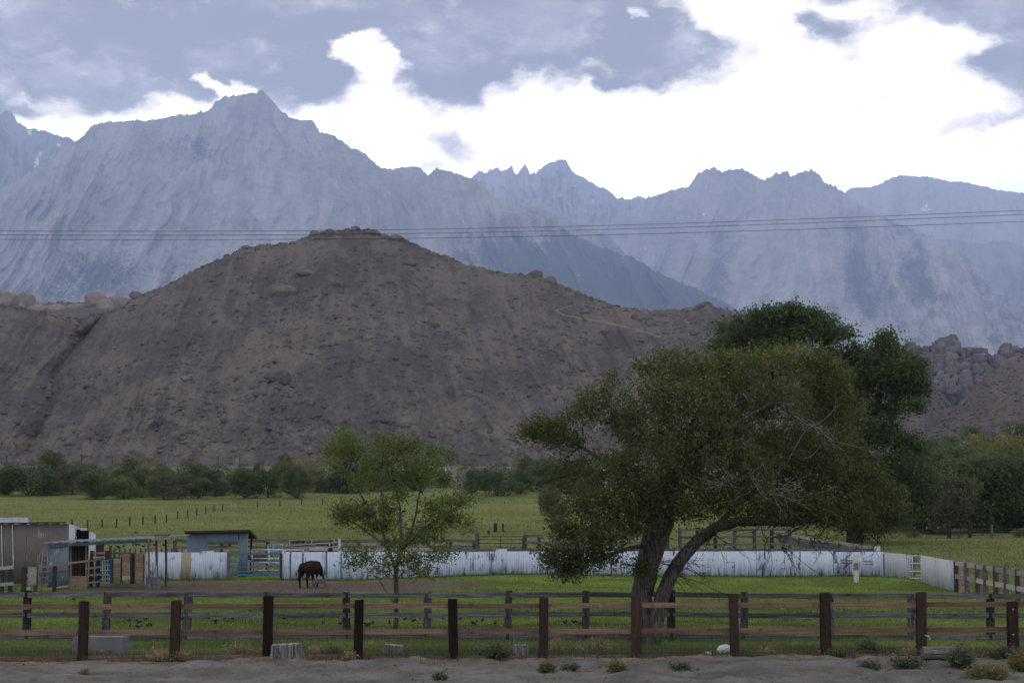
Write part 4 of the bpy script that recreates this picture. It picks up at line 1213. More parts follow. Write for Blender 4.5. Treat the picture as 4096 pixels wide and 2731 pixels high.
# pale board fence behind the left run, with grey pickets
lb = empty('plank_fence', P(560, 2230, 118), 'cream board fence with grey pickets behind the left white run', 'fence')
for i, px in enumerate(range(440, 760, 64)):
    board('rail', P(px, 2203 - i * .8, 118), P(px + 64, 2202 - i * .8, 118), .2, .05, M_board_pale, lb, .01)
for i, px in enumerate(np.arange(456, 740, 21)):
    p = P(px, 2250, 117.85); p.z = GV(p.x, 118); board('picket', p, Vector((p.x, p.y, P(px, 2192 + jit(2), 118).z)), .04, .13, M_rail_grey, lb, .003, up=(0, 1, 0))
p = P(439, 2280, 117.7); p.z = GV(p.x, 118); post('post', p, P(439, 2180, 118).z, .17, .17, M_post_grey, lb)
p = P(698, 2280, 117.7); p.z = GV(p.x, 118); post('post', p, P(698, 2168, 118).z, .2, .17, M_post_grey, lb)
# two tall dark posts behind the shelter
for px, ty, lab in ((389, 2174, 'left dark timber post standing behind the open shelter'), (404, 2170, 'right dark timber post standing behind the open shelter')):
    t = empty('timber_post', P(px, 2300, 100), lab, 'post'); p = P(px, 2300, 100); p.z = GV(p.x, 100); post('shaft', p, P(px, ty, 100).z, .22, .2, M_post_dark, t)

# ------------------------------------------------------------------ sheds on the left
bd = empty('barn', P(80, 2327, 98), 'brown corrugated iron barn at the left edge with a pale lean end', 'barn')
wall = [(-330, 97), (-160, 97), (-60, 97), (5, 97), (48, 97), (98, 97), (145, 97), (185, 97), (228, 97), (268, 97)]
for i in range(len(wall) - 1):
    (a, da), (b, db) = wall[i], wall[i + 1]
    pa, pb_ = P(a, 2330, da), P(b + 2, 2330, db); pa.z = pb_.z = -.05; pa.y += .02 * (i % 2); pb_.y += .02 * (i % 2)
    sheet('wall_sheet', pa, pb_, P(a, 2096, da).z, P(b, 2091 + (i == 8) * 1, db).z, M_tin_brown, bd, .10, .015, 0)
for px in (6, 50): board('white_seam', P(px + 3, 2265, 96.93), P(px, 2097, 96.93), .02, .045, M_white, bd, .004, up=(0, 1, 0))
board('eave', P(-330, 2094, 96.9), P(264, 2089, 96.9), .07, .2, M_roof_brown, bd, .004)
# gable end going back
A, B = P(268, 2330, 97), P(378, 2320, 105); A.z = B.z = -.05
mids = [A.lerp(B, f) for f in (0, .22, .34, .66, 1)]
zt = [P(268, 2096, 97).z, P(378, 2138, 105).z]
for i in range(4):
    f0, f1 = (0, .22, .34, .66, 1)[i], (0, .22, .34, .66, 1)[i + 1]
    z0, z1 = zt[0] + (zt[1] - zt[0]) * f0, zt[0] + (zt[1] - zt[0]) * f1
    if i in (1, 2):
        mm = MB(); q0, q1 = mids[i], mids[i + 1]
        lo = z0 - .55
        mm.frame((q0 + q1) / 2 + Vector((0, 0, (lo + z0) / 2 - q0.z)), (q1 - q0) / 2, Vector((0, .02, 0)), Vector((0, 0, (z0 - lo) / 2)))
        mm.build('lintel_board', M_tin_cream, bd)
        mm = MB(); mm.frame((q0 + q1) / 2 + Vector((.05, .3, (lo - .9 + 0) / 2 + .9)), (q1 - q0) / 2, Vector((0, .02, 0)), Vector((0, 0, lo / 2))); mm.build('opening_shade', M_black, bd)  # black panel set in the opening in place of its shade
        board('door_board', q0.lerp(q1, .1) + Vector((0, -.06, 1.1)), q0.lerp(q1, .9) + Vector((0, -.06, 1.1)), 1.2, .05, M_rail_red, bd)
    else: sheet('end_sheet', mids[i], mids[i + 1], z0, z1, M_tin_cream, bd, .1, .012, 0)
# lean roof over the end: pale sheets in steps
ra, rb = P(262, 2090, 96.8), P(380, 2132, 105.2)
for i in range(3):
    p0, p1 = ra.lerp(rb, i / 3), ra.lerp(rb, (i + 1) / 3 + .02)
    mm = MB(); up = Vector((0, 0, .03 - i * .012))
    back = Vector((-1.0, 3.2, -.45))
    mm.add([p0 + up, p1 + up, p1 + up + back, p0 + up + back] + [p0 + up - Vector((0, 0, .10)), p1 + up - Vector((0, 0, .10)), p1 + up + back - Vector((0, 0, .1)), p0 + up + back - Vector((0, 0, .1))],
           [(0, 1, 2, 3), (7, 6, 5, 4), (0, 4, 5, 1), (1, 5, 6, 2), (2, 6, 7, 3), (3, 7, 4, 0)])
    mm.build('roof_sheet', M_tin_cream, bd)
# second building behind it, only its roof shows
sb = empty('shed', P(40, 2320, 116), 'shed behind the brown barn, showing a low pale panelled metal roof', 'shed')
for i, (xa, xb) in enumerate(((-260, -110), (-108, 16), (18, 50), (52, 78), (80, 116))):
    a, b, c, d = P(xa, 2096, 112), P(xb, 2096, 112), P(xb - 4, 2069, 117), P(xa - 4, 2069, 117)
    for q in (a, b, c, d): q.z += .015 * (i % 2)
    mm = MB(); dn = Vector((0, 0, -.06)); mm.add([a, b, c, d, a + dn, b + dn, c + dn, d + dn], [(0, 1, 2, 3), (7, 6, 5, 4), (0, 4, 5, 1), (1, 5, 6, 2), (2, 6, 7, 3), (3, 7, 4, 0)])
    mm.build('roof_panel', M_roof_pale, sb)
a, b = P(-250, 2098, 112.3), P(114, 2098, 112.3)
mm = MB(); mm.frame(Vector(((a.x + b.x) / 2, 114.5, a.z / 2 - .05)), ((b.x - a.x) / 2, 0, 0), (0, 2.2, 0), (0, 0, a.z / 2)); mm.build('wall', M_tin_brown, sb)
mm = MB(); e0, e1, e2 = P(116, 2097, 112.1), P(112, 2070, 117), P(122, 2096, 121); mm.add([e0, e1, e2, e0 + Vector((-.05, 0, 0)), e1 + Vector((-.05, 0, 0)), e2 + Vector((-.05, 0, 0))], [(0, 1, 2), (5, 4, 3), (0, 3, 4, 1), (1, 4, 5, 2), (2, 5, 3, 0)]); mm.build('gable', M_pipe_blue, sb)

# open shelter with a long flat roof
sh = empty('shelter', P(420, 2350, 90), 'open shelter with a long flat roof on thin posts and a blue grey end wall', 'shelter')
a, b = P(163, 2171, 88.6), P(662, 2148, 89.4)
mm = MB(); dpt = Vector((.5, 4.2, .12)); dn = Vector((0, 0, -.1))
nseg = 48
for i in range(nseg):
    q0, q1 = a.lerp(b, i / nseg), a.lerp(b, (i + 1) / nseg)
    zz = [Vector((0, 0, .022 * math.sin(k * 1.9))) for k in (i, i + 1)]
    o_ = len(mm.v)
    mm.add([q0 + zz[0], q1 + zz[1], q1 + zz[1] + dpt, q0 + zz[0] + dpt, q0 + zz[0] + dn * .35, q1 + zz[1] + dn * .35, q1 + zz[1] + dpt + dn * .35, q0 + zz[0] + dpt + dn * .35],
           [(0, 1, 2, 3), (7, 6, 5, 4), (0, 4, 5, 1), (2, 6, 7, 3)] + ([(3, 7, 4, 0)] if i == 0 else []) + ([(1, 5, 6, 2)] if i == nseg - 1 else []))
mm.build('roof', simple('shelter roofing', (.115, .14, .18), .9, 0, .3, 5), sh)
board('fascia', P(200, 2181, 88.8), P(610, 2162, 89.5), .16, .08, M_rail_grey, sh, .005)
board('fascia', P(606, 2154, 88.5), P(678, 2149, 88.7), .15, .1, M_board_pale, sh, .003)
board('top_cap', P(618, 2141, 88.6), P(680, 2138, 88.8), .1, .5, M_rail_grey, sh, .003)
for px, yt, yb, l in ((594, 2158, 2357, .05), (625, 2160, 2352, .1), (663, 2157, 2346, -.02)):
    q = on_ground(px + (4 if px != 663 else 0), yb)
    own(MB().tube([(q.x, q.y, q.z - .2), P(px + 2, (yt + yb) / 2, q.y), P(px, yt, q.y)], .06, 8).build('pole', M_post_grey, sh), q - sh.location)
# end wall (two sheets) and the dark stall behind boards
for i, (xa, xb) in enumerate(((190, 232), (230, 270))):
    qa, qb = P(xa, 2352, 88.9), P(xb, 2352, 88.9); qa.z = qb.z = -.03; qa.y += .02 * i; qb.y += .02 * i
    sheet('wall_sheet', qa, qb, P(xa, 2176, 88.9).z, P(xb, 2174, 88.9).z, M_tin_blue, sh, .09, .014, .01)
q = P(310, 2300, 92); own(MB().box((q.x, 91.5, 1.2), (1.35, .1, 2.3)).build('back_wall', M_black, sh), (0, 0, 0))  # wall coloured black, the stall's shade is put into it
for px, w, mt in ((274, .10, M_board_tan), (283, .07, M_board_pale), (292, .1, M_post_dark), (304, .14, M_post_brown), (318, .15, M_post_dark), (332, .13, M_post_brown), (345, .10, M_board_tan)):
    board('wall_plank', P(px, 2304, 89.6), P(px, 2178, 89.6), .03, w, mt, sh, .003, up=(0, 1, 0))
board('wall_plank', P(270, 2180, 89.3), P(352, 2177, 89.3), .12, .06, M_board_tan, sh, .003)
own(MB().box((P(310, 2330, 89).x, 89.05, .33), (1.02, .06, .72)).build('plywood_panel', M_board_tan, sh), (0, 0, 0))

# ladder against the shelter
ld = empty('ladder', P(178, 2330, 89), 'pale aluminium step ladder leaning between the brown barn and the shelter wall', 'ladder')
for pts in (((160, 2338), (171, 2198)), ((191, 2338), (190, 2198))):
    own(MB().beam(P(*pts[0], 88.4), P(*pts[1], 88.75), .05, .03).build('side_rail', M_roof_pale, ld), (0, 0, 0))
for f in (0, .14, .30, .46, .62, .78, .9):
    y = 2198 + f * 140; own(MB().beam(P(171 - 11 * f, y, 88.7 - .3 * f), P(190, y, 88.7 - .3 * f), .05, .04).build('rung', M_roof_pale, ld), (0, 0, 0))

# rails in front of the shelter
rl = empty('plank_fence', P(220, 2350, 86), 'brown grey rails sloping up to the shelter front', 'fence')
for i, (ya, yb, ma) in enumerate(((2267, 2254, M_board_tan), (2296, 2283, M_rail_grey), (2328, 2313, M_rail_grey), (2356, 2343, M_board_pale))):
    board('rail', P(158 if i < 3 else 172, ya, 86), P(272, yb, 88.2), .10, .05, ma, rl, .01)
board('rail', P(272, 2252, 88.2), P(350, 2242, 89), .10, .05, M_board_tan, rl, .01)
for px, ty, by, mt in ((155, 2258, 2342, M_board_tan), (217, 2262, 2356, M_post_dark), (143, 2262, 2340, M_post_grey)):
    q = P(px, by, 86.2); q.z = GV(q.x, 86.2); post('post', q, P(px, ty, 86.2).z, .18 if px != 155 else .1, .16, mt, rl)
q = P(128, 2330, 85.6); q.z = 0; board('panel', Vector((q.x, q.y, .35)), Vector((q.x, q.y, P(128, 2266, 85.6).z)), .04, .42, M_board_pale, rl, .003, up=(0, 1, 0))
# pale rail fence at the far left with a stack of white board ends
lf = empty('plank_fence', P(20, 2370, 82), 'pale two rail fence at the left edge before the brown barn', 'fence')
for y0, y1 in ((2276, 2267), (2338, 2333)):
    board('rail', P(-160, y0 + 9, 82.5), P(54, y1, 83.5), .17, .06, M_board_pale, lf, .012)
for px in (-120, -60, 6, 40):
    q = P(px, 2370, 83.6); q.z = GV(q.x, 83.6); post('post', q, P(px, 2276, 83.6).z, .2, .18, M_post_grey, lf)
q = P(94, 2390, 82); q.z = 0
t = empty('timber_post', q, 'dark square post with white board ends beside it, left of the shelter rails', 'post')
post('shaft', q, P(94, 2264, 82).z, .2, .22, M_post_dark, t)
for y in (2272, 2301, 2328, 2352): board('board_end', P(101, y, 82.1), P(121, y - 1, 82.1), .16, .06, M_board_pale, t, .003)

# pale rails, little blue gate and board panels between shelter and white fence
rl = empty('plank_fence', P(390, 2345, 92), 'pale horizontal rails on dark posts right of the shelter stall', 'fence')
for ya, yb in ((2243, 2236), (2272, 2266), (2300, 2296), (2331, 2324)): board('rail', P(350, ya, 90.4), P(402, yb, 91.2), .10, .05, M_board_pale, rl, .008)
for px, mt in ((391, M_post_dark), (363, M_post_grey)):
    q = P(px, 2335, 91.3); q.z = 0; post('post', q, P(px, 2232, 91.3).z, .19, .17, mt, rl)
for y, x0, x1 in ((2211, 372, 420), (2228, 372, 420), (2250, 372, 418), (2270, 374, 418)): board('rail', P(x0, y, 97), P(x1, y, 97), .12, .05, M_board_tan if y == 2211 else M_board_pale, rl, .01)
for px in (366, 426):
    q = P(px, 2320, 97.2); q.z = 0; post('post', q, P(px, 2202, 97.2).z, .22, .2, M_post_dark, rl)
pipe_gate('pipe_gate', 400, 443, 91, [(2241, 2238), (2261, 2258), (2281, 2278), (2299, 2296), (2316, 2312), (2331, 2328)], .028, simple('light steel tube', (.3, .36, .42), .5), 'light tube gate with a blue end left of the board panels', uprights=(.22, .5, .72))
board('end_stile', P(443, 2332, 90.95), P(443, 2236, 90.95), .04, .1, simple('bright blue steel', (.035, .08, .2), .5), [c for c in bpy.data.objects if c.get('label', '').startswith('light tube gate')][0], .002, up=(0, 1, 0))
pipe_gate('pipe_gate', 440, 545, 105, [(2213, 2211), (2230, 2228)], .03, simple('dark green tube', (.02, .05, .035), .5), 'dark green tube gate end behind the board panels', uprights=(0, .2))
for (xa, xb, yt, yb, lab, nb, mid) in ((454, 482, 2233, 2325, 'weathered board panel with a pale top, left of two tall ones', 5, M_board_tan), (489, 520, 2214, 2318, 'tall brown board panel left of the dark post', 6, M_board_tan), (541, 571, 2214, 2318, 'tall brown board panel right of the dark post', 6, M_board_tan)):
    t = empty('board_panel', P((xa + xb) / 2, yb, 96), lab, 'panel')
    for i in range(nb):
        ya, yb_ = yt + (yb - yt) * i / nb, yt + (yb - yt) * (i + 1) / nb
        pale = (i == nb - 1 and xa > 480) or (i == 0 and xa < 480)
        hh = (yb_ - ya) * 96 / F_PX
        board('board', P(xa, (ya + yb_) / 2, 96 + .01 * (i % 2)), P(xb, (ya + yb_) / 2, 96 + .01 * (i % 2)), hh * .95, .04, M_board_pale if pale else mid, t, .004)
    for px in (xa - 2, xb + 2):
        q = P(px, yb, 96.1); q.z = 0; post('stile', q, P(px, yt, 96.1).z, .08, .08, M_post_grey, t)
for px, w, mt, lab in ((529, .24, M_post_dark, 'wide dark post between the two tall board panels'), (449, .17, M_post_brown, 'dark brown post left of the board panels'), (577, .14, M_board_pale, 'pale post at the left end of the white corrugated run')):
    q = P(px, 2320, 96.2); q.z = 0; t = empty('timber_post', q, lab, 'post'); post('shaft', q, P(px, 2213 if px > 500 else 2236, 96.2).z, w, .2, mt, t)
# metal trough under the shelter poles, with sticks in it
tr = empty('trough', on_ground(611, 2355), 'grey ribbed metal trough standing at the foot of the shelter poles', 'trough')
q = tr.location
m = MB(); w_, d_, h_ = .68, .5, .62
for i in range(9):
    for sy in (-1, 1): m.box((q.x - w_ / 2 + .04 + i * (w_ - .08) / 8, q.y + sy * d_ / 2, q.z + h_ / 2 - .02), (.05, .03, h_))
m.box((q.x, q.y, q.z + h_ / 2 - .03), (w_ - .02, d_ - .01, h_ - .06)); m.build('body', M_trough, tr)
m = MB()
for sx, sy, lx, ly in ((0, -1, w_ + .06, .06), (0, 1, w_ + .06, .06), (-1, 0, .06, d_), (1, 0, .06, d_)): m.box((q.x + sx * w_ / 2, q.y + sy * d_ / 2, q.z + h_ + .002), (lx, ly, .05))
m.build('rim', M_trough, tr)
for dx, tp in ((-.06, 2250), (.05, 2262)):
    t = empty('stake', (q.x + dx, q.y + .3, q.z), 'thin stake leaning behind the metal trough' if dx < 0 else 'pale wider slat leaning behind the metal trough', 'stake')
    b_ = P(611, tp, q.y); own(MB().beam((q.x + dx, q.y + .3, q.z), (q.x + dx * 1.6, q.y + .35, b_.z), .03 if dx < 0 else .1, .02).build('stick', M_rail_grey if dx < 0 else M_board_pale, t), (0, 0, 0))

# shed with the window-like opening
s3 = empty('shed', P(860, 2309, 106), 'blue grey corrugated shed with a wide opening and a brown sloping roof', 'shed')
def wsheet(xa, xb, yt, yb, i):
    a, b = P(xa, yb, 106), P(xb, yb, 106); a.y += .015 * (i % 2); b.y += .015 * (i % 2)
    sheet('wall_sheet', a, b, P(xa, yt, 106).z, P(xb, yt, 106).z, M_tin_blue, s3, .1, .014, .006)
for i, (xa, xb, yt, yb) in enumerate(((744, 786, 2134, 2310), (786, 829, 2134, 2310), (829, 870, 2133, 2177), (870, 912, 2133, 2177), (912, 953, 2132, 2177), (953, 990, 2131, 2310))): wsheet(xa, xb, yt, yb, i)
a, b = P(738, 2123, 105.5), P(1000, 2117, 105.5); c, d = P(1028, 2146, 110), P(770, 2152, 110)
dn = Vector((0, 0, -.13)); mm = MB(); mm.add([a, b, c, d, a + dn, b + dn, c + dn, d + dn], [(0, 1, 2, 3), (7, 6, 5, 4), (0, 4, 5, 1), (1, 5, 6, 2), (2, 6, 7, 3), (3, 7, 4, 0)]); mm.build('roof', M_roof_brown, s3)
board('eave_beam', P(748, 2131, 105.8), P(992, 2127, 105.8), .10, .08, M_rail_red, s3, .004)
for px, yt in ((1003, 2150), (775, 2155)):
    q = P(px, 2290, 109.6); q.z = GV(q.x, q.y); post('pole', q, P(px, yt, 109.6).z, .12, .12, M_post_dark, s3)
for ya, yb in ((2198, 2186), (2214, 2206)): board('inner_rail', P(826, ya, 111), P(955, yb, 111), .12, .06, M_board_pale, s3, .008)

# ------------------------------------------------------------------ trees
def leaf_quads(pts, size, seed, tint=None, droop=.3, up=None, aspect=.55):
    r = np.random.default_rng(seed); n = len(pts)
    d = r.normal(size=(n, 3)); d[:, 2] -= droop; d /= np.linalg.norm(d, axis=1)[:, None]
    q = r.normal(size=(n, 3))
    if up is not None: q = q * .8 + np.cross(up, d)
    w = np.cross(d, q); w /= np.linalg.norm(w, axis=1)[:, None] + 1e-9
    s = size * r.uniform(.6, 1.35, n)[:, None]
    a, b = d * s * .5, w * s * .5 * aspect
    V = np.stack([pts - a, pts + b * .9 - a * .1, pts + a, pts - b * .9 - a * .1], 1).reshape(-1, 3)
    F = np.arange(n * 4).reshape(n, 4)
    return V, F, (r.random(n) if tint is None else tint)


def skeleton(limbs, attractors, seg=.3, seed=1, sag=.0):
    """limbs: [(points, r0, r1)]; every attractor is tied to the nearest wood by a bent twig"""
    r = np.random.default_rng(seed)
    pos, par, rad = [], [], []
    for pts, r0, r1 in limbs:
        pts = [np.array(p, float) for p in pts]
        dense = [pts[0]]
        for a, b in zip(pts[:-1], pts[1:]):
            k = max(1, int(np.linalg.norm(b - a) / (seg * 1.3)))
            dense += [a + (b - a) * (j + 1) / k + r.normal(size=3) * seg * .05 for j in range(k)]
        last = -1
        if pos:
            d = np.linalg.norm(np.array(pos) - dense[0], axis=1); last = int(np.argmin(d))
            if d[last] > .01: pass
        for j, p in enumerate(dense):
            pos.append(p); par.append(last); rad.append(r0 + (r1 - r0) * j / max(1, len(dense) - 1)); last = len(pos) - 1
    nl = len(pos); N = nl + len(attractors) * 14
    A = np.zeros((N, 3)); A[:nl] = pos; cnt = nl
    d0 = np.min(np.linalg.norm(attractors[:, None] - A[None, :nl:3], axis=2), axis=1)
    tips = []
    for ai in np.argsort(d0):
        a = attractors[ai]
        d = np.linalg.norm(A[:cnt] - a, axis=1); i = int(np.argmin(d)); L = d[i]
        k = int(min(12, max(1, math.ceil(L / seg)))); p0 = A[i]; last = i
        bend = r.normal(size=3) * L * .12; bend[2] += L * .10
        for j in range(1, k + 1):
            t = j / k; p = p0 + (a - p0) * t + bend * 4 * t * (1 - t) * .6 + r.normal(size=3) * seg * .07 * (t < 1)
            if cnt >= N: break
            A[cnt] = p; par.append(last); rad.append(0); last = cnt; cnt += 1
        tips.append(last)
    return A[:cnt], np.array(par), np.array(rad), nl, tips


def skeleton_mesh(A, par, rad, nl, tip_r, power=2.3, maxtwig=.12):
    n = len(A); acc = np.zeros(n); kids = [[] for _ in range(n)]
    for i in range(n):
        if par[i] >= 0: kids[par[i]].append(i)
    R_ = np.zeros(n)
    for i in range(n - 1, -1, -1):
        v = sum(R_[c] ** power for c in kids[i]) ** (1 / power) if kids[i] else tip_r
        R_[i] = max(v, tip_r) if i >= nl else max(rad[i], tip_r)
        if i >= nl: R_[i] = min(R_[i], maxtwig)
    trunk, twig = MB(), MB()
    done = np.zeros(n, bool)
    for i in range(n):
        if done[i]: continue
        chain = [i]; done[i] = True; c = i
        while kids[c]:
            nx = max((q for q in kids[c] if not done[q] and (q < nl) == (i < nl)), key=lambda q: R_[q], default=None)
            if nx is None: break
            chain.append(nx); done[nx] = True; c = nx
        st = [par[i]] + chain if par[i] >= 0 else chain
        if len(st) < 2: continue
        rr = [R_[q] for q in st]
        if par[i] >= 0: rr[0] = rr[1] * 1.15
        big = i < nl
        (trunk if big else twig).tube([A[q] for q in st], rr, 10 if big else (5 if rr[0] > .025 else 3), cap=big)
    return trunk, twig


def clump_points(clumps, D, rng, depth=1.0):
    """points spread through leafy clumps given where the photograph shows them; the crown has depth too"""
    out, wts = [], []
    for c in clumps:
        px, py, rx, ry, n = c[:5]; dy = c[5] if len(c) > 5 else rng.normal() * depth
        s = D / F_PX; rz = min(rx, ry * 1.6) * s * .9
        q = rng.normal(size=(n, 3)); q /= np.linalg.norm(q, axis=1)[:, None]
        q *= (rng.random(n) ** .45)[:, None]
        pts = PV(px + q[:, 0] * rx, py + q[:, 1] * ry, D + dy + q[:, 2] * rz)
        out.append(pts)
    return np.concatenate(out)


def grown_tree(label, base, limbs, clumps, D, leafmat, barkmat, leaf_size, per_tip, spread, seg, tip_r, seed, depth=1.0, droop=.4, bare=0.0, group=None, tint_fun=None, twigmat=None, name='broadleaf_tree'):
    rng = np.random.default_rng(seed)
    at = clump_points(clumps, D, rng, depth)
    g = G(at[:, 0], at[:, 1]); at[:, 2] = np.maximum(at[:, 2], g + .35)
    A, par, rad, nl, tips = skeleton(limbs, at, seg, seed)
    trunk, twig = skeleton_mesh(A, par, rad, nl, tip_r)
    t = empty(name, base, label, 'tree', group)
    trunk.build('trunk', barkmat, t, True)
    twig.build('branches', twigmat or barkmat, t, True)
    tp = A[np.array(tips)]; pp = A[par[np.array(tips)]]
    keep = rng.random(len(tips)) >= bare
    tp, pp = tp[keep], pp[keep]
    f = rng.random((len(tp), per_tip, 1))
    P0 = tp[:, None] + (pp - tp)[:, None] * f * .9 + rng.normal(size=(len(tp), per_tip, 3)) * spread * np.array([1, 1, .75])
    P0 = P0.reshape(-1, 3)
    base_t = np.repeat(rng.random(len(tp)), per_tip) * .5 + rng.random(len(P0)) * .5
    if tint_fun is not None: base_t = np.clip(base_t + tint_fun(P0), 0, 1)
    V, F, ti = leaf_quads(P0, leaf_size, seed + 1, base_t, droop)
    V = V - np.array(base)
    me = np_mesh('crown', V, F); attr(me, 'tint', ti, 'FACE')
    link('crown', me, leafmat, t)
    return t


# the big two-stemmed locust in front
TD = 48.0
tb = on_ground(2600, 2568)
LM = lambda pts: [P(x, y, TD + dy) for x, y, dy in pts]
limbs = [
    (LM([(2582, 2580, 0), (2578, 2470, 0), (2568, 2360, .05), (2575, 2260, .1), (2600, 2160, .2), (2625, 2060, .3)]), .30, .22),
    (LM([(2588, 2360, 0), (2610, 2260, -.3), (2645, 2170, -.5), (2672, 2090, -.7), (2690, 1990, -.9), (2700, 1880, -1.1)]), .20, .13),
    (LM([(2610, 2575, -.15), (2625, 2480, -.2), (2650, 2380, -.2), (2685, 2300, -.1), (2730, 2225, 0), (2790, 2160, .2), (2860, 2112, .3), (2950, 2085, .3), (3060, 2085, .2), (3180, 2092, 0), (3290, 2070, -.2), (3400, 2030, -.3)]), .25, .07),
    (LM([(2625, 2060, .3), (2660, 1920, .6), (2740, 1780, .9), (2800, 1640, 1.1), (2850, 1520, 1.2)]), .19, .05),
    (LM([(2615, 2090, .25), (2560, 1980, .9), (2480, 1890, 1.5), (2380, 1820, 1.8), (2280, 1760, 1.9), (2180, 1720, 2.0)]), .12, .03),
    (LM([(2700, 1880, -1.1), (2800, 1780, -1.6), (2950, 1690, -2.0), (3100, 1600, -2.2)]), .12, .04),
    (LM([(2660, 1920, .6), (2640, 1780, .2), (2660, 1620, -.2), (2680, 1500, -.4)]), .11, .03),
    (LM([(2600, 2180, .2), (2520, 2190, -.6), (2440, 2215, -1.2), (2340, 2240, -1.6), (2240, 2240, -1.9)]), .07, .02),
    (LM([(2860, 2112, .3), (2980, 1990, .5), (3100, 1900, .5), (3230, 1850, .4)]), .10, .03),
    (LM([(3060, 2085, .2), (3200, 2010, .8), (3350, 1960, 1.2), (3500, 1950, 1.4)]), .07, .025)]
clumps = [(a_[0], a_[1], a_[2] * 1.06, a_[3] * 1.06, int(a_[4] * 1.22), *a_[5:]) for a_ in [
    (2180, 1715, 120, 48, 55, 2.0), (2130, 1735, 60, 36, 24, 2.1), (2260, 1760, 90, 46, 36, 1.6), (2400, 1590, 100, 62, 36, 1.2), (2436, 1512, 42, 26, 10, 1.0), (2330, 1640, 80, 50, 26, 1.4), (2470, 1680, 100, 80, 40, 1.0),
    (2640, 1480, 110, 80, 58, 0), (2760, 1470, 110, 80, 58, -.6), (2900, 1480, 140, 90, 76, .4), (3030, 1470, 140, 90, 74, -.8), (3180, 1440, 130, 70, 60, .2), (3280, 1470, 90, 70, 42, 0), (3330, 1540, 80, 90, 42, .6),
    (2620, 1600, 130, 100, 80, -1.4), (2790, 1600, 150, 110, 90, -1.8), (2960, 1610, 150, 110, 90, 1.4), (3120, 1590, 150, 110, 88, -1.6), (3260, 1610, 120, 110, 64, .8),
    (2560, 1740, 130, 110, 76, 1.0), (2700, 1760, 150, 110, 84, -2.0), (2860, 1750, 150, 110, 84, -2.2), (3020, 1740, 150, 110, 76, 1.8), (3200, 1760, 140, 100, 64, -1.0), (3320, 1740, 90, 90, 36, .5),
    (2290, 1890, 110, 90, 48, 1.6), (2430, 1890, 120, 100, 66, .6), (2560, 1900, 130, 110, 72, -1.2), (2700, 1900, 130, 100, 50, -2.2), (2860, 1890, 130, 90, 44, 2.0), (3020, 1880, 130, 80, 36, -2), (3180, 1900, 130, 90, 52, 1.2), (3330, 1920, 130, 90, 62, -.4),
    (3480, 1940, 120, 90, 58, .6), (3580, 1990, 60, 60, 24, .6), (3530, 2050, 120, 80, 48, -.4), (3400, 2040, 120, 80, 48, -1.2), (3280, 2070, 110, 60, 34, .8), (3150, 2030, 110, 60, 28, -1.5), (3460, 2110, 80, 40, 16, .6),
    (2330, 2010, 110, 80, 54, -.6), (2460, 2030, 120, 90, 62, -1.4), (2560, 2040, 90, 80, 40, 1.4), (2280, 2110, 100, 60, 42, -1.2), (2400, 2130, 110, 60, 46, -1.8), (2500, 2110, 90, 60, 32, 1.2),
    (2250, 2210, 80, 44, 34, -1.8), (2210, 2240, 50, 30, 14, -2), (2330, 2250, 80, 44, 34, -1.6), (2270, 2280, 60, 30, 20, -1.7), (2420, 2220, 80, 50, 26, -1), (2570, 2270, 40, 40, 12, -.9), (2700, 2030, 100, 80, 44, -2), (2640, 1980, 110, 80, 50, -1.8), (2800, 2000, 110, 70, 46, -2.2), (2900, 1960, 110, 70, 40, 1.5), (3040, 1980, 120, 60, 40, 1.8), (2760, 1880, 110, 80, 50, 1.6), (2940, 1850, 120, 80, 46, -2.4), (2600, 2090, 60, 60, 20, -1.6), (3110, 1850, 120, 90, 46, 1.6), (3290, 1840, 110, 80, 46, -1.2), (3370, 1640, 90, 100, 44, .8), (3390, 1800, 90, 90, 40, 1.2), (3420, 1880, 110, 80, 40, .2), (2960, 2040, 110, 46, 36, -2.2), (3120, 2050, 110, 46, 36, -2.0), (3260, 2030, 110, 60, 36, -1.8), (3020, 1960, 110, 50, 34, -2.4), (3100, 1460, 110, 60, 44, 1.2)]]
shade = lambda Q: .20 * np.clip((Q[:, 2] - 5.0) / 2.5, -1, 1.4) - .04  # upper leaves tinted paler, lower ones darker: top light put into the colour
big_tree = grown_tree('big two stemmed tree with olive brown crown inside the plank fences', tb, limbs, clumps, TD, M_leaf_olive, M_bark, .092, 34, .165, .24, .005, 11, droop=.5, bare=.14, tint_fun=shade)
# its lowest bare, drooping twigs and the pale dead spray on the right
rng = np.random.default_rng(3)
def spray(name, roots, n, dx, dy, matl, r, parent, segs=5, drop=0.0):
    m = MB()
    for px, py, d in roots:
        for i in range(n):
            p = np.array(P(px + rng.normal() * 6, py + rng.normal() * 6, d)); pts = [p]
            v = np.array([rng.normal() * dx, rng.normal() * .5 * dx, rng.normal() * dy - drop])
            for s_ in range(segs):
                v = v * .9 + rng.normal(size=3) * .22 * np.array([dx, dx, max(dy, dx)]); p = p + v / segs * 2; pts.append(p)
                if s_ in (1, 2, 3):
                    w = v * .5 + rng.normal(size=3) * .5 * dx; m.tube([p, p + w / segs * 1.2 + rng.normal(size=3) * .03, p + w / segs * 2.4], [r * .7, r * .55, r * .3], 3, False)
            m.tube(pts, [r * (1 - .75 * j / segs) for j in range(segs + 1)], 4, False)
    return tag(m.build(name, matl, parent, True), kind='stuff')
spray('dead_twigs', [(2900, 1930, TD - 2.4), (3000, 1905, TD - 2.6), (3080, 1960, TD - 2.4), (2960, 1980, TD - 2.5), (3330, 1760, TD - 1.6), (3260, 1700, TD - 1.8)], 11, .5, .3, M_twig_pale, .0075, big_tree)
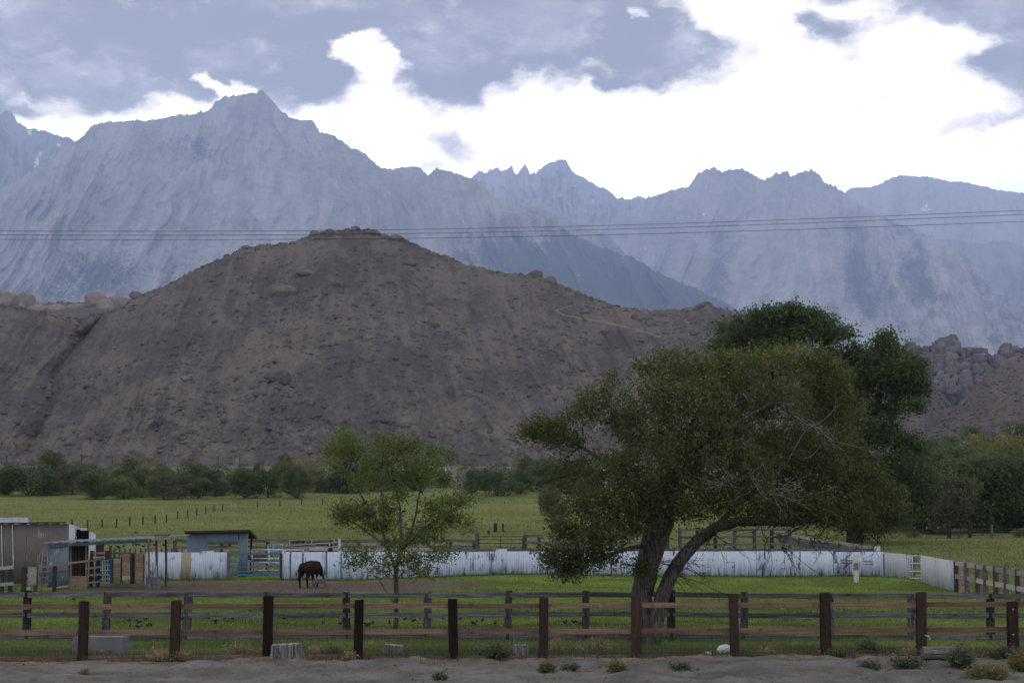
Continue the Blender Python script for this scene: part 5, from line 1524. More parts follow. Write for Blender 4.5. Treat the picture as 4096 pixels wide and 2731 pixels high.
spray('bare_twigs', [(2700, 2255, TD), (2740, 2230, TD), (2690, 2300, TD), (2640, 2250, TD - .3), (2560, 2270, TD - .3), (2850, 2130, TD), (3040, 2100, TD), (3200, 2110, TD), (3330, 2100, TD - .2), (3260, 2150, TD)], 8, .55, .25, M_bark_dark, .012, big_tree, drop=.22)
spray('hanging_twigs', [(3460, 2100, TD), (3520, 2110, TD), (3130, 2180, TD - .4), (3080, 2150, TD)], 6, .4, .2, M_bark_dark, .012, big_tree, drop=.5)

# the slender young tree at the centre left
YD = 54.0
yb = on_ground(1582, 2522)
YL = lambda pts: [P(1200 + .5102 * x, 1600 + .5102 * y, YD + dy) for x, y, dy in pts]
limbs = [(YL([(748, 1830, 0), (752, 1600, 0), (756, 1420, 0), (752, 1330, 0)]), .085, .075),
         (YL([(752, 1340, 0), (790, 1180, 0), (788, 1000, .1), (782, 840, .2), (750, 700, .3), (690, 560, .3)]), .06, .015),
         (YL([(750, 1330, 0), (700, 1180, -.3), (650, 1040, -.5), (580, 900, -.6), (490, 760, -.7), (410, 620, -.8), (370, 480, -.8)]), .05, .012),
         (YL([(690, 1160, -.3), (560, 1060, .1), (450, 975, .3), (370, 940, .4), (260, 880, .5), (190, 790, .6)]), .035, .008),
         (YL([(790, 1160, 0), (860, 1060, .5), (910, 900, .7), (930, 760, .8), (960, 600, .9), (1040, 460, 1.0)]), .045, .012),
         (YL([(800, 1180, 0), (940, 1020, -.6), (1060, 940, -.9), (1200, 850, -1.1), (1350, 765, -1.2)]), .04, .010),
         (YL([(640, 1040, -.5), (660, 900, -1), (640, 720, -1.2), (650, 520, -1.3), (650, 350, -1.3)]), .03, .008),
         (YL([(745, 1400, 0), (680, 1300, .5), (590, 1270, .8), (450, 1240, 1.0)]), .02, .006),
         (YL([(760, 1400, 0), (850, 1320, .5), (980, 1260, .7), (1150, 1220, .8)]), .02, .006),
         (YL([(740, 1600, .1), (680, 1500, .3), (620, 1400, .5), (520, 1320, .7), (420, 1300, .8)]), .018, .006)]
cl = [(330, 235, 50, 40, 8), (260, 390, 100, 80, 24), (380, 300, 70, 70, 16), (420, 400, 130, 70, 30), (650, 290, 50, 60, 10), (640, 380, 80, 70, 20), (780, 350, 110, 60, 24), (880, 360, 70, 40, 12), (1050, 400, 110, 45, 18), (1170, 440, 60, 50, 12),
      (590, 480, 180, 70, 36), (860, 500, 130, 70, 26), (1020, 510, 120, 60, 20), (330, 520, 130, 50, 18), (200, 490, 50, 30, 5), (640, 620, 150, 70, 26), (930, 600, 150, 70, 26), (1080, 600, 70, 60, 12), (470, 640, 90, 50, 10),
      (340, 850, 90, 60, 20), (490, 880, 110, 60, 28), (330, 930, 60, 40, 14), (640, 850, 120, 70, 24), (760, 740, 110, 60, 14), (1040, 840, 110, 50, 20), (1190, 800, 120, 40, 20), (1330, 755, 50, 22, 7), (1180, 920, 130, 45, 26), (1310, 970, 60, 18, 8),
      (1020, 990, 120, 50, 22), (700, 980, 110, 60, 24), (560, 980, 80, 50, 14), (900, 1080, 120, 45, 20), (1010, 1080, 110, 40, 14), (400, 1180, 60, 30, 8), (500, 1215, 90, 40, 16), (420, 1290, 50, 35, 8), (600, 1320, 90, 35, 12), (850, 1240, 110, 50, 20),
      (1040, 1215, 110, 35, 18), (1170, 1205, 45, 25, 7), (900, 1330, 90, 35, 12), (980, 1355, 50, 25, 6), (720, 1240, 90, 50, 12), (760, 1120, 90, 60, 14)]
clumps = [(1200 + .5102 * a, 1600 + .5102 * b, c * .5102, d * .5102, n) for a, b, c, d, n in cl]
young_tree = grown_tree('slender young tree with light airy crown beside the brown horse', yb, limbs, clumps, YD, M_leaf_light, M_bark, .098, 27, .20, .22, .005, 21, depth=.9, droop=.3)

# the tall dark elm behind the pens
ED = 150.0
eb = P(3420, 2180, ED); eb.z = GV(eb.x, ED)
EL = lambda pts: [P(x, y, ED + dy) for x, y, dy in pts]
limbs = [((Vector((eb.x, eb.y, eb.z - .3)), *EL([(3420, 2050, 0), (3400, 1900, 0)])), .8, .6), (EL([(3400, 1900, 0), (3320, 1700, 0), (3200, 1500, -1), (3120, 1350, -1), (3080, 1270, -1)]), .4, .1),
         (EL([(3400, 1900, 0), (3470, 1720, 1), (3520, 1580, 1), (3560, 1450, 1), (3560, 1380, 1)]), .4, .1), (EL([(3490, 1660, 1), (3580, 1600, 0), (3650, 1560, 0)]), .2, .06), (EL([(3200, 1500, -1), (3300, 1380, -1), (3370, 1310, -1)]), .2, .06)]
clumps = [(3010, 1290, 90, 50, 40), (2950, 1350, 80, 60, 36), (3110, 1270, 90, 46, 44), (3210, 1245, 70, 30, 30), (3260, 1275, 80, 50, 40), (3330, 1300, 60, 40, 26), (3385, 1330, 30, 20, 8), (3120, 1340, 110, 50, 46), (3250, 1340, 80, 40, 30), (2890, 1400, 80, 60, 30), (3020, 1420, 110, 60, 40),
          (3545, 1345, 34, 26, 14), (3520, 1385, 60, 30, 18), (3590, 1400, 40, 26, 10), (3500, 1440, 70, 60, 30), (3600, 1440, 80, 40, 34), (3640, 1500, 66, 56, 36), (3560, 1510, 100, 60, 46), (3470, 1540, 90, 70, 40), (3620, 1570, 80, 40, 30), (3650, 1620, 50, 30, 14), (3560, 1640, 90, 40, 22), (3420, 1640, 90, 80, 36),
          (3350, 1500, 90, 80, 30), (3500, 1740, 110, 60, 46), (3600, 1770, 100, 50, 40), (3680, 1800, 50, 40, 14), (3580, 1860, 120, 70, 54), (3440, 1840, 110, 80, 40), (3660, 1900, 70, 60, 26), (3600, 1980, 110, 70, 46), (3480, 1960, 110, 80, 40), (3660, 2030, 60, 60, 22), (3560, 2080, 100, 60, 34), (3400, 2060, 110, 60, 30), (3250, 1700, 100, 100, 34), (3200, 1900, 120, 100, 34), (3050, 1800, 110, 120, 34), (3280, 2050, 110, 60, 24), (3430, 1420, 70, 50, 26), (3380, 1440, 90, 70, 34), (3440, 1480, 80, 70, 34), (3300, 1420, 90, 60, 30), (3660, 1460, 50, 50, 22), (3690, 1540, 40, 50, 18), (2900, 1310, 60, 40, 18), (3060, 1240, 70, 34, 24), (3160, 1230, 60, 26, 20), (3430, 1700, 110, 80, 40), (3520, 1910, 110, 70, 40), (3700, 1900, 60, 70, 24), (3700, 1980, 60, 80, 26), (3500, 2060, 120, 70, 36)]
clumps = [(a_[0], a_[1] + 14 if a_[1] < 1330 else a_[1], *a_[2:]) for a_ in clumps]
elm = grown_tree('tall dark green tree rising behind the big olive brown tree', eb, limbs, clumps, ED, M_leaf_dark, M_bark_dark, .30, 46, .46, .7, .03, 31, depth=2.0, droop=.2)


# willows and cottonwoods at the edge of the pasture
def crown_proto(seed, lobes, n, size, matl, ragged=.13):
    r = np.random.default_rng(seed); pts, nr, lt = [], [], []
    w = np.array([l[3] * l[4] for l in lobes]); w = w / w.sum()
    for (x, y, z, rx, rz), f in zip(lobes, w):
        k = int(n * f); q = r.normal(size=(k, 3)); q /= np.linalg.norm(q, axis=1)[:, None]
        rad_ = np.where(r.random(k) < .8, r.uniform(.80, 1.04, k), r.uniform(.3, .8, k))
        bump_ = 1 + ragged * 2.2 * fbm(q[:, 0] * 2.3 + seed, q[:, 1] * 2.3 + x * 3, q[:, 2] * 2.3, 3, seed)
        p = np.array([x, y, z]) + q * (rad_ * bump_)[:, None] * np.array([rx, rx, rz]) + r.normal(size=(k, 3)) * .015
        pts.append(p); nr.append(q); lt.append(np.full(k, r.uniform(-.28, .28)))
    pts, nr, lt = np.concatenate(pts), np.concatenate(nr), np.concatenate(lt)
    lo, hi = np.percentile(pts, 1.0, axis=0), np.percentile(pts, 99.0, axis=0)
    pts = (pts - np.array([(lo[0] + hi[0]) / 2, (lo[1] + hi[1]) / 2, lo[2]])) / (hi - lo) * np.array([1, 1, .96]) + np.array([0, 0, .04])
    keep = pts[:, 2] > .0; pts, nr, lt = pts[keep], nr[keep], lt[keep]
    V, F, ti = leaf_quads(pts, size, seed, None, .2, nr)
    ti = np.clip(lt + .35 * r.random(len(pts)) + .32 + .4 * fbm(pts[:, 0] * 5, pts[:, 1] * 5, pts[:, 2] * 5, 3, seed), 0, 1)
    me = np_mesh('crown', V, F); attr(me, 'tint', ti, 'FACE'); me.materials.append(matl)
    return me


def rand_lobes(seed, k=7, wide=.5, low=True):
    r = random.Random(seed); L = [(0, 0, .52, wide * .62, .42)]
    for i in range(k):
        a = r.uniform(0, 6.28); d = r.uniform(.12, .36) * wide * 2; z = r.uniform(.22 if low else .4, .82)
        L.append((math.cos(a) * d, math.sin(a) * d, z, r.uniform(.18, .30) * wide * 2 * .8, r.uniform(.13, .22)))
    return L


def trunk_proto(seed, matl):
    r = random.Random(seed); m = MB()
    for k in range(3):
        a = r.uniform(0, 6.28); m.tube([(0, 0, -.05), (math.cos(a) * .04, math.sin(a) * .04, .15), (math.cos(a) * .14, math.sin(a) * .14, .42), (math.cos(a) * .2, math.sin(a) * .2, .7)], [.035, .026, .018, .008], 6)
    me = bpy.data.meshes.new('trunk'); me.from_pydata(m.v, [], m.f); me.materials.append(matl); me.update(); return me


CROWNS = {}
for kind, matl, dens in (('willow', M_leaf_willow, 7500), ('dark', M_leaf_dark, 7500), ('yellow', M_leaf_yellow, 6000), ('brown', M_leaf_brown, 6000)):
    CROWNS[kind] = [crown_proto(400 + i * 7 + len(kind), rand_lobes(50 + i + len(kind), 9), dens, .05, matl) for i in range(3)]
BIGC = {kind: [crown_proto(600 + i * 7 + len(kind), rand_lobes(80 + i + len(kind), 12), 11000, .05, matl, .24) for i in range(2)] for kind, matl in (('willow', M_leaf_willow), ('dark', M_leaf_dark), ('brown', M_leaf_brown), ('yellow', M_leaf_yellow))}
TRUNKS = [trunk_proto(i, M_bark_dark) for i in range(3)]


def far_tree(px, top, base, w, kind, label, group, D=None, big=False, i=0):
    p = on_ground(px, base) if D is None else P(px, base, D)
    if D is not None: p.z = GV(p.x, p.y)
    s = p.y / F_PX; h = P(px, top, p.y).z - p.z; ww = w * s
    t = empty('willow_tree' if kind != 'yellow' else 'cottonwood_tree', p, label, 'tree', group, rz=i * 1.7)
    c = link('crown', (BIGC if big else CROWNS)[kind][i % (2 if big else 3)], parent=t); c.scale = (ww * (1.0 if big else 1.32), ww * 1.15, h * (1.0 if big else 1.06))
    tr_ = link('trunk', TRUNKS[i % 3], parent=t); tr_.scale = (h * .9, h * .9, h * .9)
    return t


q4 = lambda x, y: (.5952 * x, 1100 + .5952 * y)
TL = [  # cx, top, base, width in crop units; kind; label
    (20, 1305, 1475, 150, 'dark', 'dark green willow cut by the left edge of the picture'),
    (60, 1275, 1440, 120, 'willow', 'small willow behind the two dark leftmost willows'),
    (190, 1272, 1482, 280, 'dark', 'broad dark willow, second in the row from the left edge'),
    (345, 1340, 1482, 130, 'dark', 'low dark willow filling the gap right of the broad dark one'),
    (358, 1198, 1420, 165, 'willow', 'tallest round willow of the left row, standing behind it'),
    (490, 1278, 1470, 190, 'willow', 'round willow under the first utility pole'),
    (640, 1318, 1505, 220, 'willow', 'pale willow standing forward of the left row'),
    (640, 1285, 1420, 160, 'willow', 'willow behind the pale forward one, second pole above it'),
    (785, 1285, 1480, 150, 'dark', 'narrow dark willow right of the pale forward one'),
    (830, 1368, 1505, 190, 'willow', 'low rounded willow in the front of the left row'),
    (885, 1205, 1400, 165, 'brown', 'browning tree with a pale top behind the left row'),
    (950, 1308, 1495, 170, 'willow', 'dense willow just right of the browning tree'),
    (1080, 1266, 1480, 220, 'willow', 'wide flat topped willow in the middle of the left row'),
    (1100, 1335, 1508, 170, 'brown', 'greyish willow before the wide flat topped one'),
    (1200, 1330, 1500, 160, 'willow', 'bright green willow leaning with a visible pale trunk'),
    (1290, 1250, 1470, 180, 'willow', 'tall willow at the back, just left of the two close poles'),
    (1335, 1375, 1500, 150, 'willow', 'small bright willow in front of the two close poles'),
    (1450, 1288, 1485, 180, 'dark', 'dull willow directly below the two close poles'),
    (1570, 1330, 1470, 140, 'willow', 'small willow right of the two close poles'),
    (1640, 1312, 1500, 200, 'willow', 'large willow with a yellow patch on its crown'),
    (1665, 1306, 1400, 60, 'yellow', 'little yellow tree peeping over the large willow'),
    (1732, 1258, 1400, 70, 'willow', 'slim rounded tree poking above the row, beside the yellow one'),
    (1800, 1325, 1495, 140, 'willow', 'rounded willow left of the big right hand clump'),
    (1905, 1212, 1390, 110, 'brown', 'dull grey green tree top behind the right end of the left row'),
    (2030, 1238, 1450, 190, 'yellow', 'yellow green tree near the right end of the left row'),
    (2000, 1303, 1500, 190, 'willow', 'rounded willow standing before the yellow green tree'),
    (1900, 1270, 1450, 150, 'yellow', 'yellow topped tree behind the rounded willows'),
    (2130, 1290, 1460, 130, 'willow', 'last dense willow left of the young tree crown'),
    (2220, 1330, 1455, 140, 'dark', 'dark low willow partly behind the young tree')]
for i, (cx, top, base, w, kind, lab) in enumerate(TL):
    x, yt = q4(cx, top); _, ybs = q4(cx, base)
    far_tree(x, yt, ybs, w * .5952, kind, lab, 'trees along the pasture edge', i=i)
for i, (px, top, base, w, kind, lab, D) in enumerate([
    (1390, 1868, 1972, 120, 'dark', 'dark willow seen through the left part of the young tree', None), (1480, 1872, 1965, 110, 'willow', 'willow seen through the middle of the young tree', None), (1560, 1868, 1960, 120, 'dark', 'dark willow behind the young tree trunk fork', None),
    (1660, 1878, 1962, 120, 'willow', 'willow seen through the right part of the young tree', None), (1760, 1888, 1950, 100, 'willow', 'low willow at the right edge of the young tree', None),
    (1885, 1868, 1972, 100, 'dark', 'round dark willow left of the middle group', None), (1990, 1872, 1982, 135, 'willow', 'front willow of the middle group, the largest there', None), (2085, 1885, 1975, 100, 'willow', 'small willow between the middle group and the big tree', None),
    (1945, 1880, 1960, 90, 'dark', 'dark willow filling the back of the middle group', None), (2105, 1820, 1955, 90, 'willow', 'tall pale willow above the middle group', None), (2165, 1838, 1965, 110, 'dark', 'dark willow of the middle group beside the big tree leaves', None),
    (2240, 1850, 1970, 120, 'dark', 'willow half hidden by the left leaves of the big tree', None), (2330, 1850, 1970, 140, 'willow', 'willow hidden behind the left boughs of the big tree', None),
    (2210, 1950, 2085, 95, 'brown', 'scraggly bush in the pasture at the left edge of the big tree', None)]):
    far_tree(px, top, base, w, kind, lab, 'trees along the pasture edge', i=i + 3)
# the grove on the right
for i, (px, top, base, w, kind, lab, D) in enumerate([
    (3740, 1850, 2160, 300, 'dark', 'dark willow just right of the tall elm, low to the grass', 168), (3800, 1905, 2158, 200, 'brown', 'brownish leaning willow behind the wooden brace posts', 163), (3935, 1828, 2160, 330, 'willow', 'broad dark willow behind the single pale post on the right', 172),
    (4085, 1840, 2160, 260, 'dark', 'dark willow at the right edge of the picture', 170), (3660, 1930, 2162, 220, 'dark', 'dark willow filling the foot of the tall elm', 175), (4010, 1900, 2158, 170, 'dark', 'dark willow between the two right hand ones', 176),
    (3840, 1790, 2120, 260, 'willow', 'taller willow behind the brownish one', 215), (4010, 1745, 2100, 300, 'yellow', 'yellow brown cottonwood behind the right grove', 240), (3900, 1795, 2110, 220, 'brown', 'dull brown tree behind the broad willow', 230), (4120, 1790, 2120, 220, 'willow', 'willow at the back of the right edge', 235),
    (3745, 1795, 2110, 190, 'dark', 'grey green tree top at the back, right of the elm', 250), (3560, 1960, 2150, 260, 'dark', 'dark bushy tree under the elm behind the slanting fence', 185), (3380, 1980, 2150, 260, 'dark', 'dark bushy tree behind the big tree right limb', 190),
    (3180, 1980, 2140, 260, 'dark', 'dark tree behind the middle of the big tree', 200)]):
    far_tree(px, top, base, w, kind, lab, 'trees of the right grove', D=D, big=True, i=i)
for i, (px, top, w, D, kind, lab) in enumerate([(3880, 1700, 90, 520, 'willow', 'round bush on the right hill foot, leftmost of the upper ones'), (3960, 1728, 150, 430, 'brown', 'broad brownish bush at the top of the right grove'), (4075, 1690, 120, 540, 'willow', 'green bush at the right edge below the right hill'), (3790, 1735, 90, 500, 'willow', 'small green bush right of the elm on the scrub flat'), (3720, 1760, 90, 460, 'dark', 'dark bush touching the right outline of the elm'), (4060, 1775, 120, 400, 'yellow', 'yellowish bush at the right edge above the grove')]):
    p = P(px, top, D); h = w * .75 * D / F_PX
    t = empty('scrub_bush', (p.x, p.y, p.z - h), lab, 'bush', 'bushes at the foot of the right hill', rz=i * 2.1)
    c = link('crown', CROWNS[kind][i % 3], parent=t); c.scale = (w * D / F_PX, w * D / F_PX, h); link('trunk', TRUNKS[i % 3], parent=t).scale = (h * .8, h * .8, h * .8)
t = far_tree(3655, 2125, 2158, 46, 'yellow', 'small yellow bush behind the wire fence under the elm', 'bushes by the far wire fence', D=158, i=2)
t = far_tree(4080, 2115, 2158, 60, 'yellow', 'small yellow green bush at the right edge beyond the far fence', 'bushes by the far wire fence', D=158, i=1)

# ------------------------------------------------------------------ far fences and poles
wfn = empty('wire_fence', on_ground(650, 2050), 'thin wire fence with dark stakes crossing the pasture slantwise', 'fence')
pp = [(.53 * x, 1900 + .53 * a, 1900 + .53 * b) for x, a, b in ((543, 345, 408), (660, 350, 404), (770, 343, 400), (878, 333, 393), (979, 322, 380), (1078, 314, 374), (1170, 316, 366), (1256, 298, 356), (1340, 282, 333), (1415, 268, 320), (1485, 256, 304), (1552, 238, 290), (1615, 230, 277), (1680, 222, 272), (1745, 222, 262), (1778, 218, 262))]
pp += [(1024 + .53 * x, 1900 + .53 * a, 1900 + .53 * b) for x, a, b in ((12, 205, 248), (180, 196, 237), (345, 192, 222), (503, 183, 222), (640, 172, 206), (940, 150, 190), (1490, 130, 178), (1735, 128, 170), (1850, 126, 165))]
gs = []
for i, (px, ty, by) in enumerate(pp):
    q = on_ground(px, by); gs.append((q, max(P(px, ty, q.y).z - q.z, .9)))
    own(MB().box((q.x, q.y, q.z + gs[-1][1] / 2 - .1), (.13 if i not in (6, 14, 15) else .16, .13, gs[-1][1] + .2)).build('stake', M_board_pale if i in (14, 15) else M_post_grey if i == 6 else M_post_dark, wfn), q - wfn.location)
m = MB()
for (a, ha), (b, hb) in zip(gs[:-1], gs[1:]):
    for f in (.3, .6, .9): m.beam(a + Vector((0, 0, ha * f)), b + Vector((0, 0, hb * f)), .012, .012)
m.build('wire', M_wire, wfn)
wfn = empty('wire_fence', P(3800, 2155, 156), 'wire fence with a wooden brace and thin stakes before the right grove', 'fence')
for px, ty, w, mt in ((3797, 2090, .3, M_post_brown), (3880, 2091, .26, M_post_dark), (3968, 2097, .22, M_post_grey), (3836, 2130, .2, M_post_grey)):
    q = P(px, 2155, 156); q.z = GV(q.x, 156); post('post', q, P(px, ty, 156).z, w, w, mt, wfn)
board('brace', P(3797, 2120, 156), P(3880, 2117, 156), .12, .1, M_rail_grey, wfn)
for px in (3520, 3580, 3657, 3707, 3752):
    q = P(px, 2155, 156); q.z = GV(q.x, 156); own(MB().tube([q, P(px, 2112, 156)], .025, 5).build('stake', M_pipe_dark, wfn), q - wfn.location)
    own(MB().tube([P(px, 2113, 156), P(px, 2107, 156)], .045, 5).build('stake_cap', M_white, wfn), q - wfn.location)
m = MB()
for f in range(4): m.beam(P(3500, 2118 + f * 9, 156), P(4200, 2114 + f * 9, 156), .012, .012)
m.build('wire', M_wire, wfn)
for px, ty, by, lab in ((1954, 2120, 2137, 'short stake in the pasture, left of the pair beyond the pens'), (1982, 2091, 2128, 'double dark post in the pasture beyond the dark pipe gate'), (2012, 2093, 2128, 'single dark post in the pasture right of the double one')):
    q = on_ground(px, by); t = empty('pasture_post', q, lab, 'post'); post('shaft', q, P(px, ty, q.y).z, .35 if px == 1982 else .2, .25, M_post_dark, t)
for px, ty, lab in ((26, 1822, 'utility pole at the hill foot, nearest the left edge'), (326, 1815, 'utility pole at the hill foot above the round willow'), (449, 1826, 'shorter utility pole above the pale forward willow'), (873, 1822, 'left pole of the two close utility poles'), (959, 1815, 'right and taller pole of the two close utility poles')):
    D = 470; q = P(px, 1880, D); q.z = GV(q.x, D); top = P(px, ty, D)
    t = empty('utility_pole', q, lab, 'pole', 'utility poles along the hill foot')
    own(MB().tube([q, top], [.16, .12], 6).build('pole', M_bark_dark, t), (0, 0, 0)); own(MB().box(top + Vector((0, 0, -.4)), (1.1, .1, .12)).build('crossarm', M_rail_grey, t), (0, 0, 0))
# three cables across the view
for i, (pts, lab) in enumerate((([(-900, 918), (0, 923), (700, 925), (1500, 922), (2800, 889), (4096, 843), (5000, 805)], 'uppermost of the three cables crossing the view'), ([(-900, 934), (0, 939), (700, 941), (1500, 938), (2800, 905), (4096, 859), (5000, 822)], 'middle cable of the three crossing the view'), ([(-900, 953), (0, 957), (700, 959), (1500, 957), (2800, 928), (4096, 887), (5000, 852)], 'lowest of the three cables crossing the view'))):
    xs_ = np.linspace(-900, 5000, 60); co = np.polyfit([p[0] for p in pts], [p[1] for p in pts], 4)
    m = MB(); m.tube([P(x, float(np.polyval(co, x)), 85 + i * .4) for x in xs_], .011, 6)
    tag(m.build('power_cable', M_cable, None), lab, 'cable', 'power cables across the valley')
# small pale trailer at the hill foot
q = P(1790, 1893, 430); q.z = GV(q.x, 430)
t = empty('trailer', q, 'tiny white trailer parked at the hill foot right of the young tree', 'trailer')
m = MB(); m.box(q + Vector((0, 0, .95)), (1.2, 3, .9)); m.build('body', M_white, t, bevel=.15)
for sx in (-.7, .7): own(MB().tube([q + Vector((sx - .1, -1, .35)), q + Vector((sx + .1, -1, .35))], .35, 10).build('wheel', M_black, t), (0, 0, 0))

# ------------------------------------------------------------------ horse, cow, birds
def animal(name, label, cat, chains, matl, loc, rz, scale=1.0, tailmat=None, tail=None, extra=None):
    t = empty(name, loc, label, cat, rz=rz)
    bm = bmesh.new(); lay = bm.verts.layers.skin.verify(); reg = {}
    for ch in chains:
        prev = None
        for key, p, r in ch:
            if key in reg: v = reg[key]
            else:
                v = bm.verts.new(Vector(p) * scale); v[lay].radius = (r[0] * scale, r[1] * scale) if isinstance(r, tuple) else (r * scale, r * scale); reg[key] = v
                if len(reg) == 1: v[lay].use_root = True
            if prev is not None and v is not prev and not any(e.other_vert(prev) is v for e in prev.link_edges): bm.edges.new((prev, v))
            prev = v
    me = bpy.data.meshes.new('body'); bm.to_mesh(me); bm.free()
    o = link('body', me, matl, t)
    o.modifiers.new('skin', 'SKIN').use_smooth_shade = True
    sb_ = o.modifiers.new('subsurf', 'SUBSURF'); sb_.levels = sb_.render_levels = 2
    if tail:
        mb = MB(); mb.tube([Vector(p) * scale for p, r in tail], [r * scale for p, r in tail], 8)
        me = bpy.data.meshes.new('tail'); me.from_pydata(mb.v, [], mb.f); me.polygons.foreach_set('use_smooth', [True] * len(me.polygons)); link('tail', me, tailmat or matl, t)
    return t


def quad(low=True, leg=1.0):
    H = 1.0
    body = [('pel', (-.54, 0, 1.06), (.37, .36)), ('loin', (-.2, 0, 1.06), (.37, .37)), ('mid', (.12, 0, 1.00), (.39, .40)), ('chest', (.42, 0, 1.0), (.34, .37)), ('with', (.60, 0, 1.08), (.22, .27))]
    if low: neck = [('with', (.6, 0, 1.08), .2), ('n1', (.80, 0, .92), (.15, .20)), ('n2', (.93, .01, .74), (.12, .15)), ('poll', (1.0, .02, .62), (.10, .12)), ('face', (1.06, -.02, .50), (.08, .09)), ('muz', (1.12, -.06, .40), (.055, .06))]
    else: neck = [('with', (.6, 0, 1.12), .2), ('n1', (.84, 0, 1.18), (.14, .18)), ('poll', (1.06, 0, 1.26), (.12, .13)), ('face', (1.25, 0, 1.14), (.10, .11)), ('muz', (1.40, 0, 1.03), (.075, .075))]
    ch = [body, neck]
    for s, f in ((1, 0), (-1, .12)):
        ch.append([('pel', 0, 0), (f'hip{s}', (-.60 + f * .4, s * .18, .90), (.20, .24)), (f'st{s}', (-.52 + f * .6, s * .20, .70), (.13, .17)), (f'hk{s}', (-.72 + f, s * .19, .50), (.06, .075)), (f'ft{s}', (-.66 + f, s * .19, .15), .045), (f'hf{s}', (-.62 + f, s * .19, .03), .06)])
        ch.append([('chest', 0, 0), (f'sh{s}', (.46, s * .16, .90), (.13, .17)), (f'el{s}', (.40 - f, s * .17, .70), (.085, .10)), (f'kn{s}', (.45 - f * .6, s * .17, .42), .06), (f'ff{s}', (.45 - f, s * .17, .14), .042), (f'fh{s}', (.48 - f, s * .17, .03), .055)])
    return ch


m_horse = mat('dark bay coat'); b = NB(m_horse)
sp_ = b.n('ShaderNodeSeparateXYZ'); b.l(b.n('ShaderNodeTexCoord').outputs['Object'], sp_.inputs[0])
b.done(b.mix(b.step(sp_.outputs[2], .35, .85), (.008, .006, .006), b.mix(b.step(b.noise(b.pos(obj=True), 3, 3), .4, .6), (.013, .0085, .008), (.024, .0135, .011))), .9)
q = on_ground(1246, 2352)
horse = animal('horse', 'dark bay horse seen from behind, head lowered at a wooden feeder', 'horse', quad(True), m_horse, (q.x - .10, q.y + .4, q.z), math.radians(62), 1.06,
               simple('black tail hair', (.008, .007, .007), .6, 0, .3, 20), [((-.80, 0, 1.24), .05), ((-.90, 0, 1.12), .075), ((-.95, 0, .85), .08), ((-.93, .01, .6), .06), ((-.91, .01, .45), .02)])
m = MB()
for s in (-1, 1): m.tube([(.98, .02 + s * .06, .68), (.96, .02 + s * .08, .74), (.95, .02 + s * .075, .79)], [.03, .035, .006], 6)
me = bpy.data.meshes.new('ear'); me.from_pydata(m.v, [], m.f); link('ear', me, m_horse, horse).scale = (1.02,) * 3
m_cow = simple('red brown coat', (.085, .033, .020), .7, 0, .25, 4)
q = P(1035, 2290, 113); q.z = GV(q.x, 113)
cow = animal('cow', 'reddish brown cow standing behind the white pipe pen and blue gate', 'cow', quad(False), m_cow, q, math.radians(200), 1.0, None, [((-.84, 0, 1.26), .03), ((-.92, 0, 1.0), .025), ((-.92, 0, .6), .04)])
for s in (-1, 1):
    m = MB(); m.tube([(1.03, s * .10, 1.33), (1.05, s * .22, 1.32)], [.03, .05], 6); me = bpy.data.meshes.new('ear'); me.from_pydata(m.v, [], m.f); link('ear', me, m_cow, cow)
# wooden feeder by the horse
q = on_ground(1277, 2350)
fd = empty('feed_trestle', q, 'low weathered wooden feeder on splayed legs in front of the horse', 'feeder')
own(MB().box(q + Vector((0, 0, .36)), (.66, .5, .22)).build('trough_box', M_rail_grey, fd, bevel=.01), (0, 0, 0))
for sx in (-1, 1):
    for sy in (-1, 1): own(MB().beam(q + Vector((sx * .36, sy * .26, -.02)), q + Vector((sx * .27, sy * .2, .42)), .10, .09).build('leg', M_rail_grey, fd), (0, 0, 0))
own(MB().box(q + Vector((.02, 0, .53)), (.26, .3, .14)).build('salt_block', M_board_tan, fd, bevel=.02), (0, 0, 0))


def bird_mesh():
    bm = bmesh.new()
    bmesh.ops.create_icosphere(bm, subdivisions=2, radius=1, matrix=Matrix.Translation((0, 0, .085)) @ Matrix.Rotation(.35, 4, 'Y').to_4x4() @ Matrix.Diagonal((.085, .042, .045, 1)))
    bmesh.ops.create_icosphere(bm, subdivisions=1, radius=.032, matrix=Matrix.Translation((.082, 0, .135)))
    bmesh.ops.create_cone(bm, cap_ends=True, segments=5, radius1=.012, radius2=.001, depth=.04, matrix=Matrix.Translation((.125, 0, .132)) @ Matrix.Rotation(math.pi / 2, 4, 'Y'))
    vs_ = [bm.verts.new(p) for p in ((-.06, -.02, .065), (-.06, .02, .065), (-.19, .028, .05), (-.19, -.028, .05), (-.06, -.02, .085), (-.06, .02, .085), (-.19, .028, .056), (-.19, -.028, .056))]
    for f in ((0, 1, 2, 3), (7, 6, 5, 4), (0, 4, 5, 1), (1, 5, 6, 2), (2, 6, 7, 3), (3, 7, 4, 0)): bm.faces.new([vs_[i] for i in f])
    for s in (-1, 1): bmesh.ops.create_cone(bm, cap_ends=True, segments=4, radius1=.005, radius2=.005, depth=.06, matrix=Matrix.Translation((.0, s * .018, .028)))
    me = bpy.data.meshes.new('blackbird'); bm.to_mesh(me); bm.free(); me.materials.append(M_feather); return me


